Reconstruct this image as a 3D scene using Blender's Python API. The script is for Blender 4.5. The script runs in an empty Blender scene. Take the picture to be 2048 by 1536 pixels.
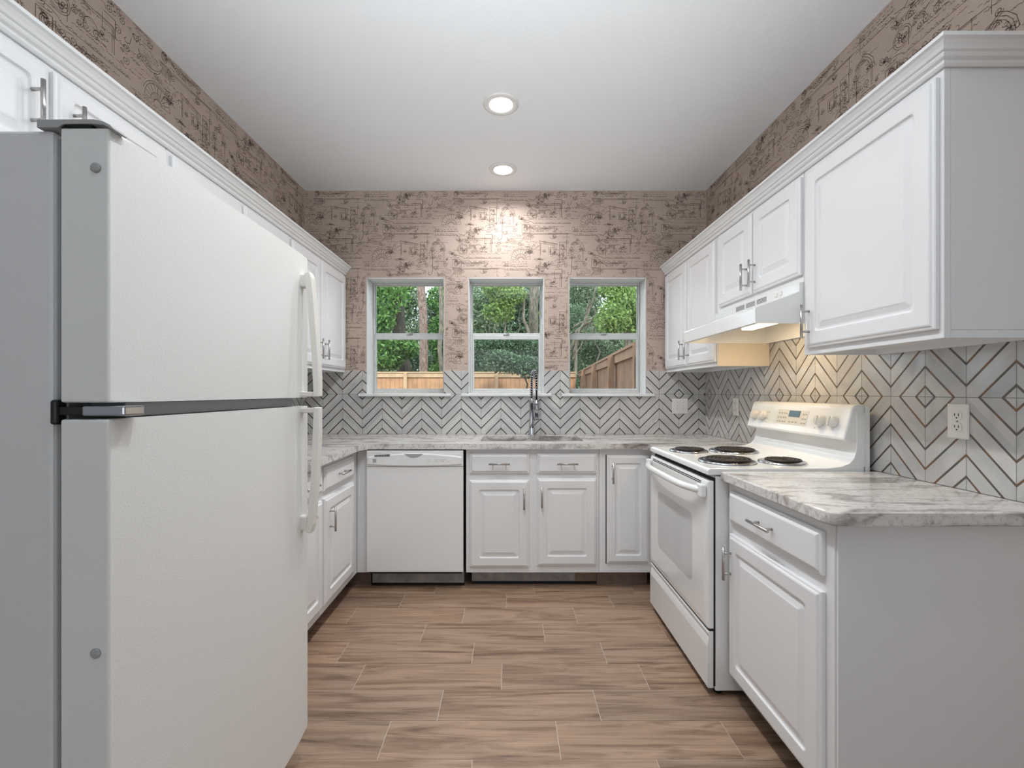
import bpy, bmesh, math, random
import numpy as np
from mathutils import Vector, Matrix

PI = math.pi
C = bpy.context.scene.collection
S = bpy.context.scene
H = 1.235                      # eye height
XL, XR, YB, ZC = -1.555, 1.494, 3.46, 2.767   # left wall, right wall, window wall, ceiling
YF = -3.2                      # wall behind the camera

# ------------------------------------------------------------------ camera, world, lights, exposure
cam = bpy.data.cameras.new('camera'); camo = bpy.data.objects.new('camera', cam); C.objects.link(camo)
cam.lens = 16.0; cam.sensor_width = 36.0; cam.sensor_fit = 'HORIZONTAL'
cam.shift_x = 5 / 2048; cam.shift_y = 16 / 2048
cam.clip_start = 0.02; cam.clip_end = 300
camo.location = (0, 0, H); camo.rotation_euler = (PI / 2, 0, 0)
S.camera = camo

S.view_settings.view_transform = 'Standard'
S.view_settings.look = 'None'
S.view_settings.gamma = 1.0
S.view_settings.use_curve_mapping = False
S.view_settings.exposure = 0.07

w = bpy.data.worlds.new('sky'); S.world = w; w.use_nodes = True
nt = w.node_tree; bg = nt.nodes['Background']
bg.inputs['Color'].default_value = (0.80, 0.90, 1.0, 1); bg.inputs['Strength'].default_value = 2.9

def lamp(name, kind, loc, rot, power, color=(1, 1, 1), **kw):
    l = bpy.data.lights.new(name, kind); o = bpy.data.objects.new(name, l); C.objects.link(o)
    o.location = loc; o.rotation_euler = rot; l.energy = power; l.color = color
    for k, v in kw.items(): setattr(l, k, v)
    return o

lamp('sun', 'SUN', (0, 0, 12), (math.radians(38), math.radians(12), 0), 3.2, (1, .96, .88), angle=math.radians(8))
# recessed ceiling lights of the kitchen (two in view, the row goes on over the camera)
CANS = [(-.045, 3.13), (-.045, 2.42), (-.045, 1.70), (-.045, .98)]
for i, (x, y) in enumerate(CANS):
    lamp('ceiling_downlight', 'AREA', (x, y, ZC - .012), (0, 0, 0), 7.2, (.97, .985, 1), shape='DISK', size=.10, spread=math.radians(150))
# added unseen fills: one lifts the ceiling, one the faces turned to the camera
lamp('ceiling_fill', 'AREA', (0, -.30, 1.5), (math.radians(138), 0, 0), 18, (.86, .94, 1), shape='DISK', size=.3, spread=math.radians(88))
lamp('rear_fill', 'AREA', (0, YF + .15, 1.2), (PI / 2, 0, 0), 21, (.86, .94, 1), shape='RECTANGLE', size=2.4, size_y=2.0)
# lamp inside the range hood
lamp('hood_lamp', 'AREA', (1.20, 2.215, 1.548), (0, math.radians(-12), 0), 2.4, (1, .77, .48), shape='RECTANGLE', size=.07, size_y=.20)

# ------------------------------------------------------------------ materials
def lin(c):
    c = c / 255
    return c / 12.92 if c <= .04045 else ((c + .055) / 1.055) ** 2.4
def rgb(r, g, b): return (lin(r), lin(g), lin(b), 1)

def mat(name, col, rough=.5, metal=0., bump=None, coat=0., spec=.5, vary=None):
    m = bpy.data.materials.new(name); m.use_nodes = True
    n = m.node_tree.nodes; l = m.node_tree.links; p = n['Principled BSDF']
    p.inputs['Base Color'].default_value = col
    p.inputs['Roughness'].default_value = rough
    p.inputs['Metallic'].default_value = metal
    p.inputs['Coat Weight'].default_value = coat
    p.inputs['Specular IOR Level'].default_value = spec
    if bump or vary: tc = n.new('ShaderNodeTexCoord')
    if bump:
        sc, st = bump
        t = n.new('ShaderNodeTexNoise'); t.inputs['Scale'].default_value = sc; t.inputs['Detail'].default_value = 3
        b = n.new('ShaderNodeBump'); b.inputs['Strength'].default_value = st; b.inputs['Distance'].default_value = .002
        l.new(tc.outputs['Object'], t.inputs['Vector']); l.new(t.outputs['Fac'], b.inputs['Height']); l.new(b.outputs['Normal'], p.inputs['Normal'])
    if vary:
        sc, amt = vary
        t = n.new('ShaderNodeTexNoise'); t.inputs['Scale'].default_value = sc; t.inputs['Detail'].default_value = 5
        r = n.new('ShaderNodeMapRange'); r.inputs['From Min'].default_value = .3; r.inputs['From Max'].default_value = .7
        r.inputs['To Min'].default_value = 1 - amt; r.inputs['To Max'].default_value = 1 + amt
        mx = n.new('ShaderNodeVectorMath'); mx.operation = 'SCALE'; mx.inputs[0].default_value = col[:3]
        l.new(tc.outputs['Object'], t.inputs['Vector']); l.new(t.outputs['Fac'], r.inputs['Value'])
        l.new(r.outputs['Result'], mx.inputs['Scale']); l.new(mx.outputs['Vector'], p.inputs['Base Color'])
    return m

def emis(name, col, strength):
    m = bpy.data.materials.new(name); m.use_nodes = True
    p = m.node_tree.nodes['Principled BSDF']
    p.inputs['Base Color'].default_value = col
    p.inputs['Emission Color'].default_value = col; p.inputs['Emission Strength'].default_value = strength
    return m

class V:                                     # tiny expression builder over math nodes
    nt = None
    def __init__(s, sock): s.s = sock
    @staticmethod
    def op(o, *a):
        nd = V.nt.nodes.new('ShaderNodeMath'); nd.operation = o
        for i, v in enumerate(a):
            if isinstance(v, V): V.nt.links.new(v.s, nd.inputs[i])
            else: nd.inputs[i].default_value = v
        return V(nd.outputs[0])
    def __add__(s, o): return V.op('ADD', s, o)
    def __sub__(s, o): return V.op('SUBTRACT', s, o)
    def __mul__(s, o): return V.op('MULTIPLY', s, o)
    def lt(s, o): return V.op('LESS_THAN', s, o)
    def gt(s, o): return V.op('GREATER_THAN', s, o)
    def abs(s): return V.op('ABSOLUTE', s)
    def mod(s, o): return V.op('FLOORED_MODULO', s, o)
    def floor(s): return V.op('FLOOR', s)
    def max(s, o): return V.op('MAXIMUM', s, o)
    def min(s, o): return V.op('MINIMUM', s, o)
    def ping(s, o): return V.op('PINGPONG', s, o)
    def smooth(s, a, b):
        nd = V.nt.nodes.new('ShaderNodeMapRange'); nd.interpolation_type = 'SMOOTHSTEP'
        nd.inputs['From Min'].default_value = a; nd.inputs['From Max'].default_value = b
        V.nt.links.new(s.s, nd.inputs['Value']); return V(nd.outputs['Result'])
def noise(nt, vec, scale, detail=4, rough=.5, dist=0.):
    t = nt.nodes.new('ShaderNodeTexNoise'); t.inputs['Scale'].default_value = scale; t.inputs['Detail'].default_value = detail
    t.inputs['Roughness'].default_value = rough; t.inputs['Distortion'].default_value = dist
    nt.links.new(vec, t.inputs['Vector']); return t.outputs['Fac']
def ramp(nt, fac, stops):
    r = nt.nodes.new('ShaderNodeValToRGB'); e = r.color_ramp.elements
    while len(e) < len(stops): e.new(.5)
    for el, (p, c) in zip(e, stops): el.position = p; el.color = c
    nt.links.new(fac, r.inputs['Fac']); return r.outputs['Color']
def mixc(nt, fac, a, b, mode='MIX'):
    m = nt.nodes.new('ShaderNodeMix'); m.data_type = 'RGBA'; m.blend_type = mode
    for sock, v in ((m.inputs[0], fac), (m.inputs[6], a), (m.inputs[7], b)):
        if isinstance(v, V): nt.links.new(v.s, sock)
        elif hasattr(v, 'is_output'): nt.links.new(v, sock)
        else: sock.default_value = v
    return m.outputs[2]
def mapping(nt, vec, scale=(1, 1, 1), rot=(0, 0, 0)):
    m = nt.nodes.new('ShaderNodeMapping'); m.inputs['Scale'].default_value = scale; m.inputs['Rotation'].default_value = rot
    nt.links.new(vec, m.inputs['Vector']); return m.outputs['Vector']

def tile_mat(name, axis, a0, half, bars, zmid=1.2175):
    m = bpy.data.materials.new(name); m.use_nodes = True; nt = m.node_tree; V.nt = nt
    p = nt.nodes['Principled BSDF']
    tc = nt.nodes.new('ShaderNodeTexCoord'); sx = nt.nodes.new('ShaderNodeSeparateXYZ'); nt.links.new(tc.outputs['Object'], sx.inputs[0])
    a = V(sx.outputs[axis]); z = V(sx.outputs[2])
    sh = a - a0
    u = sh.ping(half) * (.15 / half)
    d = (z - zmid).abs()
    s = (u + d).mod(.15)
    ds = (s - .0375).abs().min((s - .108).abs())
    line = V.op('SUBTRACT', 1.0, ds.smooth(.0040, .0056))
    dg = u.min((u - .15).abs()).min(d)
    grout = V.op('SUBTRACT', 1.0, dg.smooth(.0006, .0014))
    # one piece of glazed tile between two bars: a slightly different tint each
    band = V.op('MULTIPLY', (s - .0375).gt(0), (s - .108).lt(0))
    cid = (sh * (1 / half)).floor() * 7.13 + ((u + d) * (1 / .15)).floor() * 3.7 + band * 1.9 + (z - zmid).gt(0) * 5.3
    wn = nt.nodes.new('ShaderNodeTexWhiteNoise'); wn.noise_dimensions = '1D'; nt.links.new(cid.s, wn.inputs['W'])
    cl = noise(nt, tc.outputs['Object'], 9, 5, .55, .8)
    cm = ramp(nt, cl, [(.3, rgb(192, 191, 189)), (.55, rgb(204, 203, 200)), (.75, rgb(212, 211, 208))])
    tint = ramp(nt, wn.outputs['Value'], [(0, (.82, .83, .85, 1)), (1, (1, .99, .98, 1))])
    base = mixc(nt, 1.0, cm, tint, 'MULTIPLY')
    bar = ramp(nt, noise(nt, tc.outputs['Object'], 14, 2), [(.38, bars[0]), (.5, bars[1]), (.62, bars[2])])
    c1 = mixc(nt, grout, base, rgb(128, 128, 128))
    c2 = mixc(nt, line, c1, bar)
    nt.links.new(c2, p.inputs['Base Color'])
    rn = nt.nodes.new('ShaderNodeMapRange'); nt.links.new(line.s, rn.inputs['Value'])
    rn.inputs['To Min'].default_value = .13; rn.inputs['To Max'].default_value = .35
    nt.links.new(rn.outputs['Result'], p.inputs['Roughness'])
    nt.links.new((line * .3).s, p.inputs['Metallic'])
    b = nt.nodes.new('ShaderNodeBump'); b.inputs['Distance'].default_value = .004; b.inputs['Strength'].default_value = .7
    wob = V(noise(nt, tc.outputs['Object'], 11, 1))
    hgt = line * .5 - grout * .5 + wob * .9
    nt.links.new(hgt.s, b.inputs['Height']); nt.links.new(b.outputs['Normal'], p.inputs['Normal'])
    return m

def granite_mat():
    m = bpy.data.materials.new('streaked granite'); m.use_nodes = True; nt = m.node_tree
    p = nt.nodes['Principled BSDF']; tc = nt.nodes.new('ShaderNodeTexCoord'); o = tc.outputs['Object']
    v1 = mapping(nt, o, (1.5, 5.2, 4), (0, 0, math.radians(28)))
    n1 = noise(nt, v1, 1.6, 8, .58, 1.8)
    n2 = noise(nt, mapping(nt, o, (1.9, 8.5, 6), (0, 0, math.radians(20))), 2.6, 8, .7, 2.2)
    n3 = noise(nt, o, 60, 4, .7)
    base = ramp(nt, n1, [(.28, rgb(122, 115, 113)), (.41, rgb(174, 168, 165)), (.49, rgb(216, 212, 208)), (.60, rgb(225, 222, 218)), (.72, rgb(172, 161, 155))])
    vein = ramp(nt, n2, [(.30, (.9, .9, .9, 1)), (.40, (0, 0, 0, 1)), (.60, (0, 0, 0, 1)), (.70, (.7, .7, .7, 1))])
    c = mixc(nt, vein, base, rgb(122, 108, 104))
    sp = ramp(nt, n3, [(.35, rgb(170, 165, 165)), (.5, rgb(255, 255, 255))])
    c = mixc(nt, .55, c, sp, 'MULTIPLY')
    nt.links.new(c, p.inputs['Base Color']); p.inputs['Roughness'].default_value = .13
    return m

def plank_mat():
    m = bpy.data.materials.new('wood look plank tile'); m.use_nodes = True; nt = m.node_tree; V.nt = nt
    p = nt.nodes['Principled BSDF']; tc = nt.nodes.new('ShaderNodeTexCoord'); o = tc.outputs['Object']
    at = nt.nodes.new('ShaderNodeAttribute'); at.attribute_name = 'plank_tone'
    off = nt.nodes.new('ShaderNodeVectorMath'); off.operation = 'MULTIPLY_ADD'
    nt.links.new(at.outputs['Color'], off.inputs[0]); off.inputs[1].default_value = (9, 23, 5); nt.links.new(o, off.inputs[2])
    vec = off.outputs['Vector']
    g1 = noise(nt, mapping(nt, vec, (1.1, 13, 1)), 1.5, 6, .6, 1.3)
    g2 = noise(nt, mapping(nt, vec, (5, 130, 1)), 1.0, 5, .7, .4)
    g3 = noise(nt, mapping(nt, vec, (.9, 7, 1)), 2.0, 3, .5, 2.2)
    c = ramp(nt, g1, [(.28, rgb(102, 80, 67)), (.40, rgb(138, 113, 95)), (.52, rgb(162, 137, 117)), (.66, rgb(174, 149, 129)), (.8, rgb(152, 127, 108))])
    f = ramp(nt, g2, [(.3, (.74, .72, .70, 1)), (.55, (1, 1, 1, 1))])
    c = mixc(nt, .75, c, f, 'MULTIPLY')
    k = ramp(nt, g3, [(.28, (.62, .56, .52, 1)), (.42, (1, 1, 1, 1))])
    c = mixc(nt, .8, c, k, 'MULTIPLY')
    sp = nt.nodes.new('ShaderNodeSeparateColor'); nt.links.new(at.outputs['Color'], sp.inputs[0])
    t = ramp(nt, sp.outputs[0], [(0, (.86, .85, .84, 1)), (.5, (1, .98, .95, 1)), (1, (1.05, 1.0, .94, 1))])
    c = mixc(nt, 1, c, t, 'MULTIPLY')
    nt.links.new(c, p.inputs['Base Color']); p.inputs['Roughness'].default_value = .42
    b = nt.nodes.new('ShaderNodeBump'); b.inputs['Strength'].default_value = .15; b.inputs['Distance'].default_value = .001
    nt.links.new(g2, b.inputs['Height']); nt.links.new(b.outputs['Normal'], p.inputs['Normal'])
    return m

def bark_mat(name, a, b, sc=(18, 18, 4)):
    m = bpy.data.materials.new(name); m.use_nodes = True; nt = m.node_tree
    p = nt.nodes['Principled BSDF']; tc = nt.nodes.new('ShaderNodeTexCoord')
    n1 = noise(nt, mapping(nt, tc.outputs['Object'], sc), 1, 6, .65, .6)
    nt.links.new(ramp(nt, n1, [(.35, a), (.65, b)]), p.inputs['Base Color']); p.inputs['Roughness'].default_value = .9
    bm_ = nt.nodes.new('ShaderNodeBump'); bm_.inputs['Distance'].default_value = .03; nt.links.new(n1, bm_.inputs['Height']); nt.links.new(bm_.outputs['Normal'], p.inputs['Normal'])
    return m

def leaf_mat(name, a, b):
    m = bpy.data.materials.new(name); m.use_nodes = True; nt = m.node_tree; n = nt.nodes
    p = n['Principled BSDF']; g = n.new('ShaderNodeNewGeometry')
    col = ramp(nt, g.outputs['Random Per Island'], [(0, a), (.75, b), (1, tuple(min(1, x * 1.35) for x in b[:3]) + (1,))])
    nt.links.new(col, p.inputs['Base Color']); p.inputs['Roughness'].default_value = .45
    tr = n.new('ShaderNodeBsdfTranslucent'); nt.links.new(col, tr.inputs['Color'])
    mx = n.new('ShaderNodeMixShader'); mx.inputs[0].default_value = .45
    nt.links.new(p.outputs[0], mx.inputs[1]); nt.links.new(tr.outputs[0], mx.inputs[2])
    nt.links.new(mx.outputs[0], n['Material Output'].inputs['Surface'])
    return m

def glass_mat():
    m = bpy.data.materials.new('window glass'); m.use_nodes = True; nt = m.node_tree; n = nt.nodes
    n.remove(n['Principled BSDF'])
    t = n.new('ShaderNodeBsdfTransparent'); t.inputs[0].default_value = (.93, .95, .94, 1)
    g = n.new('ShaderNodeBsdfGlossy'); g.inputs['Roughness'].default_value = .02
    f = n.new('ShaderNodeFresnel'); f.inputs['IOR'].default_value = 1.3
    mx = n.new('ShaderNodeMixShader'); nt.links.new(f.outputs[0], mx.inputs[0]); nt.links.new(t.outputs[0], mx.inputs[1]); nt.links.new(g.outputs[0], mx.inputs[2])
    nt.links.new(mx.outputs[0], n['Material Output'].inputs['Surface'])
    return m

WHITE = mat('white cabinet paint', rgb(232, 232, 233), .38, bump=(90, .04))
CROWN = mat('white moulding paint', rgb(232, 232, 232), .38)
APPL = mat('white appliance enamel', rgb(236, 236, 235), .18, coat=.3)
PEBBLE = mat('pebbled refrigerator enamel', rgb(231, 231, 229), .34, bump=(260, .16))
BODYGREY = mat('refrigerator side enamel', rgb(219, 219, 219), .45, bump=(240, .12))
PLASTW = mat('white plastic', rgb(230, 228, 223), .35)
CREAM = mat('aged white plastic', rgb(226, 223, 216), .35)
NICKEL = mat('brushed nickel', rgb(188, 186, 184), .28, 1.0)
CHROME = mat('chrome', rgb(186, 188, 193), .12, 1.0)
STEEL = mat('stainless steel', rgb(176, 178, 180), .28, 1.0)
BLACK = mat('black plastic', rgb(18, 18, 19), .4)
COIL = mat('dark burner coil', rgb(44, 38, 36), .5, .3)
GREYP = mat('grey plastic', rgb(168, 168, 168), .4)
GASKET = mat('grey rubber gasket', rgb(150, 153, 156), .6)
CEIL = mat('ceiling paint', rgb(244, 245, 246), .9, bump=(55, .35))
PAPER = mat('taupe wallpaper', rgb(192, 173, 160), .72, vary=(7, .06))
INK = mat('wallpaper sketch ink', rgb(138, 118, 104), .75)
INK2 = mat('wallpaper dark sketch ink', rgb(122, 103, 90), .75)
ROOMW = mat('adjoining room paint', rgb(206, 210, 214), .8)
TRIMW = mat('white window paint', rgb(226, 228, 228), .5, vary=(30, .04))
ALU = mat('painted window frame', rgb(206, 208, 206), .4, vary=(25, .05))
GLASS = glass_mat()
GRANITE = granite_mat()
PLANK = plank_mat()
GROUT = mat('pale grout', rgb(196, 184, 170), .9)
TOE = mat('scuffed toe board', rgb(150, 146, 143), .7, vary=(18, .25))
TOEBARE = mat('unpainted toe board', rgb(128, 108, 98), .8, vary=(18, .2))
CREAMSIDE = mat('cream side panel', rgb(226, 212, 190), .6)  # cream tone of the thin panel laid on the cabinet side
PAN = mat('warm glow tinted hood metal', rgb(196, 180, 156), .45, .35)  # tan tint carries the warm glow of the hood lamp
FENCEW = mat('weathered cedar', rgb(178, 136, 102), .85, vary=(3, .25))
FENCED = mat('shade toned cedar', rgb(128, 98, 78), .85, vary=(3, .25))  # cedar with the shade on the side fence put into its colour
RAILB = mat('shade toned rail', rgb(142, 112, 90), .85, vary=(4, .2))  # side fence rails, darkened for the same shade
RAILW = mat('fence rail pine', rgb(184, 156, 124), .85, vary=(4, .15))
BARKD = bark_mat('dark oak bark', rgb(48, 42, 38), rgb(96, 86, 76))
BARKP = bark_mat('pine bark', rgb(96, 76, 68), rgb(168, 146, 134), (14, 14, 6))
BARKG = bark_mat('grey bark', rgb(80, 76, 66), rgb(150, 140, 124))
LEAF1 = leaf_mat('bright maple leaf', rgb(62, 100, 48), rgb(124, 162, 90))
LEAF2 = leaf_mat('grey green leaf', rgb(72, 94, 66), rgb(158, 178, 146))
LEAF3 = leaf_mat('dark holly leaf', rgb(48, 68, 50), rgb(112, 138, 106))
LEAF4 = leaf_mat('yellow green leaf', rgb(88, 116, 58), rgb(154, 178, 108))
GROUND = mat('leaf litter ground', rgb(92, 78, 56), .95, vary=(6, .3))
DISPLAY = mat('dark clock display', rgb(22, 62, 66), .08)
MARK = mat('grey printing', rgb(178, 175, 168), .6)
VENTM = mat('dark vent slot', rgb(112, 112, 112), .6)
OVENGL = mat('grey oven glass', rgb(204, 205, 206), .10)
CANLENS = emis('lit downlight lens', (1, .97, .92, 1), 14)
HOODLENS = emis('lit hood lens', (1, .78, .45, 1), 5)
GAPSHADE = mat('dark gap', rgb(30, 28, 27), .9)  # near-black that stands for the shade in gaps, slots and under toe boards

# ------------------------------------------------------------------ mesh helpers
class MB:
    def __init__(s): s.bm = bmesh.new()
    def _merge(s, t, mi=0):
        bmesh.ops.recalc_face_normals(t, faces=t.faces)
        off = len(s.bm.verts)
        vs = [s.bm.verts.new(v.co) for v in t.verts]
        t.verts.index_update()
        for f in t.faces:
            try:
                nf = s.bm.faces.new([vs[v.index] for v in f.verts]); nf.material_index = mi; nf.smooth = f.smooth
            except ValueError: pass
        t.free(); return s
    def box(s, x0, x1, y0, y1, z0, z1, bev=0., seg=2, mi=0):
        t = bmesh.new(); bmesh.ops.create_cube(t, size=1)
        for v in t.verts:
            v.co = Vector(((x0 + x1) / 2 + v.co.x * abs(x1 - x0), (y0 + y1) / 2 + v.co.y * abs(y1 - y0), (z0 + z1) / 2 + v.co.z * abs(z1 - z0)))
        if bev: bmesh.ops.bevel(t, geom=list(t.edges), offset=bev, segments=seg, profile=.5, affect='EDGES')
        return s._merge(t, mi)
    def prism(s, pts, axis, a0, a1, bev=0., seg=2, mi=0, smooth=False):
        """closed 2D outline swept along an axis; pts are the two other coordinates in xyz order"""
        t = bmesh.new()
        def P(p, a):
            l = list(p); l.insert(axis, a); return l
        A = [t.verts.new(P(p, a0)) for p in pts]; B = [t.verts.new(P(p, a1)) for p in pts]
        n = len(pts); t.faces.new(A); t.faces.new(B[::-1])
        for i in range(n):
            f = t.faces.new([A[i], B[i], B[(i + 1) % n], A[(i + 1) % n]]); f.smooth = smooth
        if bev:
            bmesh.ops.bevel(t, geom=[e for e in t.edges], offset=bev, segments=seg, profile=.5, affect='EDGES')
        return s._merge(t, mi)
    def tube(s, path, r, n=12, mi=0, caps=True, closed=False):
        t = bmesh.new(); path = [Vector(p) for p in path]; rings = []
        rr = r if isinstance(r, (list, tuple)) else [r] * len(path)
        up = None
        for i, p in enumerate(path):
            a = path[i - 1] if (i > 0 or closed) else p; b = path[(i + 1) % len(path)] if (i < len(path) - 1 or closed) else p
            d = (b - a).normalized()
            if up is None:
                up = Vector((0, 0, 1)) if abs(d.z) < .9 else Vector((1, 0, 0))
            e1 = (up - d * up.dot(d)).normalized(); e2 = d.cross(e1); up = e1
            rings.append([t.verts.new(p + (e1 * math.cos(2 * PI * k / n) + e2 * math.sin(2 * PI * k / n)) * rr[i]) for k in range(n)])
        m = len(rings)
        for i in range(m if closed else m - 1):
            R0, R1 = rings[i], rings[(i + 1) % m]
            for k in range(n):
                f = t.faces.new([R0[k], R0[(k + 1) % n], R1[(k + 1) % n], R1[k]]); f.smooth = True
        if caps and not closed: t.faces.new(rings[0]); t.faces.new(rings[-1][::-1])
        return s._merge(t, mi)
    def lathe(s, prof, origin, axis=(0, 0, 1), n=32, mi=0, smooth=True):
        """prof: list of (radius, height along axis)"""
        t = bmesh.new(); ax = Vector(axis).normalized(); o = Vector(origin)
        e1 = ax.orthogonal().normalized(); e2 = ax.cross(e1); rings = []
        for r, h in prof:
            if r < 1e-6: rings.append([t.verts.new(o + ax * h)])
            else: rings.append([t.verts.new(o + ax * h + (e1 * math.cos(2 * PI * k / n) + e2 * math.sin(2 * PI * k / n)) * r) for k in range(n)])
        for a, b in zip(rings, rings[1:]):
            for k in range(n):
                k2 = (k + 1) % n
                q = ([a[0], b[k], b[k2]] if len(a) == 1 else [a[k], a[k2], b[0]] if len(b) == 1 else [a[k], a[k2], b[k2], b[k]])
                f = t.faces.new(q); f.smooth = smooth
        if len(rings[0]) > 1: t.faces.new(rings[0])
        if len(rings[-1]) > 1: t.faces.new(rings[-1][::-1])
        return s._merge(t, mi)
    def loops(s, loops, mi=0, smooth=False):
        """stack of closed vertex loops with the same count, first and last capped"""
        t = bmesh.new(); R = [[t.verts.new(p) for p in L] for L in loops]; n = len(R[0])
        for a, b in zip(R, R[1:]):
            for k in range(n):
                f = t.faces.new([a[k], a[(k + 1) % n], b[(k + 1) % n], b[k]]); f.smooth = smooth
        t.faces.new(R[0]); t.faces.new(R[-1][::-1])
        return s._merge(t, mi)

def origin_of(o):
    v = Vector((0, 0, 0))
    while o is not None: v += o.location; o = o.parent
    return v

def obj(name, mb, m, parent=None, label=None):
    me = bpy.data.meshes.new(name); bm = mb.bm
    if parent is not None:
        bmesh.ops.translate(bm, verts=bm.verts, vec=-origin_of(parent))
    bm.to_mesh(me); bm.free()
    for x in (m if isinstance(m, (list, tuple)) else [m]): me.materials.append(x)
    o = bpy.data.objects.new(name, me); C.objects.link(o)
    if parent is not None: o.parent = parent
    if label: o['label'] = label
    return o
def raw_mesh(name, verts, faces, m, parent=None, mats=None):
    me = bpy.data.meshes.new(name)
    off = origin_of(parent) if parent is not None else Vector((0, 0, 0))
    verts = np.asarray(verts, float) - np.array(off)
    me.from_pydata(verts.tolist(), [], faces); me.update()
    for x in (m if isinstance(m, (list, tuple)) else [m]): me.materials.append(x)
    if mats is not None: me.polygons.foreach_set('material_index', mats)
    o = bpy.data.objects.new(name, me); C.objects.link(o)
    if parent is not None: o.parent = parent
    return o
def tag(o, label, cat, group=None):
    o['label'] = label; o['category'] = cat
    if group: o['group'] = group
    return o
def thing(name, loc, label, cat, group=None):
    o = bpy.data.objects.new(name, None); C.objects.link(o); o.location = loc; o.empty_display_size = .1
    return tag(o, label, cat, group)
def struct(o): o['kind'] = 'structure'; return o

class Frame:
    """a vertical face: a runs along u, z is height, w comes out along n"""
    def __init__(s, o, u, n): s.o, s.u, s.n = Vector(o), Vector(u), Vector(n)
    def p(s, a, z, w): return s.o + s.u * a + Vector((0, 0, z)) + s.n * w
LEFT_BASE = Frame((-.955, 0, 0), (0, 1, 0), (1, 0, 0))
BACK_BASE = Frame((0, 2.85, 0), (1, 0, 0), (0, -1, 0))
RIGHT_BASE = Frame((.885, 0, 0), (0, 1, 0), (-1, 0, 0))
LEFT_UP = Frame((-1.25, 0, 0), (0, 1, 0), (1, 0, 0))
RIGHT_UP = Frame((1.189, 0, 0), (0, 1, 0), (-1, 0, 0))

def rrect(F, a0, a1, z0, z1, inset, w, r, k=4):
    a0 += inset; a1 -= inset; z0 += inset; z1 -= inset
    r = min(r, (a1 - a0) / 2 - 1e-4, (z1 - z0) / 2 - 1e-4); P = []
    for cx, cz, st in ((a1 - r, z1 - r, 0), (a0 + r, z1 - r, 1), (a0 + r, z0 + r, 2), (a1 - r, z0 + r, 3)):
        for i in range(k + 1):
            t = (st + i / k) * PI / 2
            P.append(F.p(cx + r * math.cos(t), cz + r * math.sin(t), w))
    return P
def panel_door(F, a0, a1, z0, z1, w0=.001):
    R = lambda ins, w, r=.002: rrect(F, a0, a1, z0, z1, ins, w0 + w, r)
    st = .056 if min(a1 - a0, z1 - z0) > .28 else .046
    L = [R(0, 0), R(0, .010), R(.003, .0125), R(.008, .0135), R(.012, .0175), R(.016, .019),
         R(st, .019, .008), R(st + .004, .0185, .012), R(st + .008, .0125, .014), R(st + .012, .0115, .015), R(st + .017, .0118, .012),
         R(st + .034, .0165, .003), R(st + .038, .0182, .003), R(st + .042, .0185, .003)]
    return MB().loops(L)
def slab_front(F, a0, a1, z0, z1, w0=.001):
    R = lambda ins, w, r=.002: rrect(F, a0, a1, z0, z1, ins, w0 + w, r)
    return MB().loops([R(0, 0), R(0, .009), R(.003, .0115), R(.009, .0125), R(.013, .017), R(.017, .019), R(.02, .0192)])
def bar_handle(F, a, z, vertical, parent, w0=.0205, length=.13):
    h = length / 2; s = .04; m = MB()
    d = (lambda t: (a, z + t)) if vertical else (lambda t: (a + t, z))
    m.tube([F.p(*d(-h), w0 + .029), F.p(*d(h), w0 + .029)], .0055, 12)
    for t in (-s, s): m.tube([F.p(*d(t), w0 - .001), F.p(*d(t), w0 + .029)], .0045, 10)
    return obj('handle', m, NICKEL, parent, 'brushed nickel bar handle')
def add_door(t, F, a0, a1, z0, z1, ha, hz):
    d = obj('door', panel_door(F, a0, a1, z0, z1), WHITE, t)
    bar_handle(F, ha, hz, True, d); return d
def add_drawer(t, F, a0, a1, z0, z1):
    d = obj('drawer_front', slab_front(F, a0, a1, z0, z1), WHITE, t)
    bar_handle(F, (a0 + a1) / 2, (z0 + z1) / 2, False, d); return d

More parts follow.
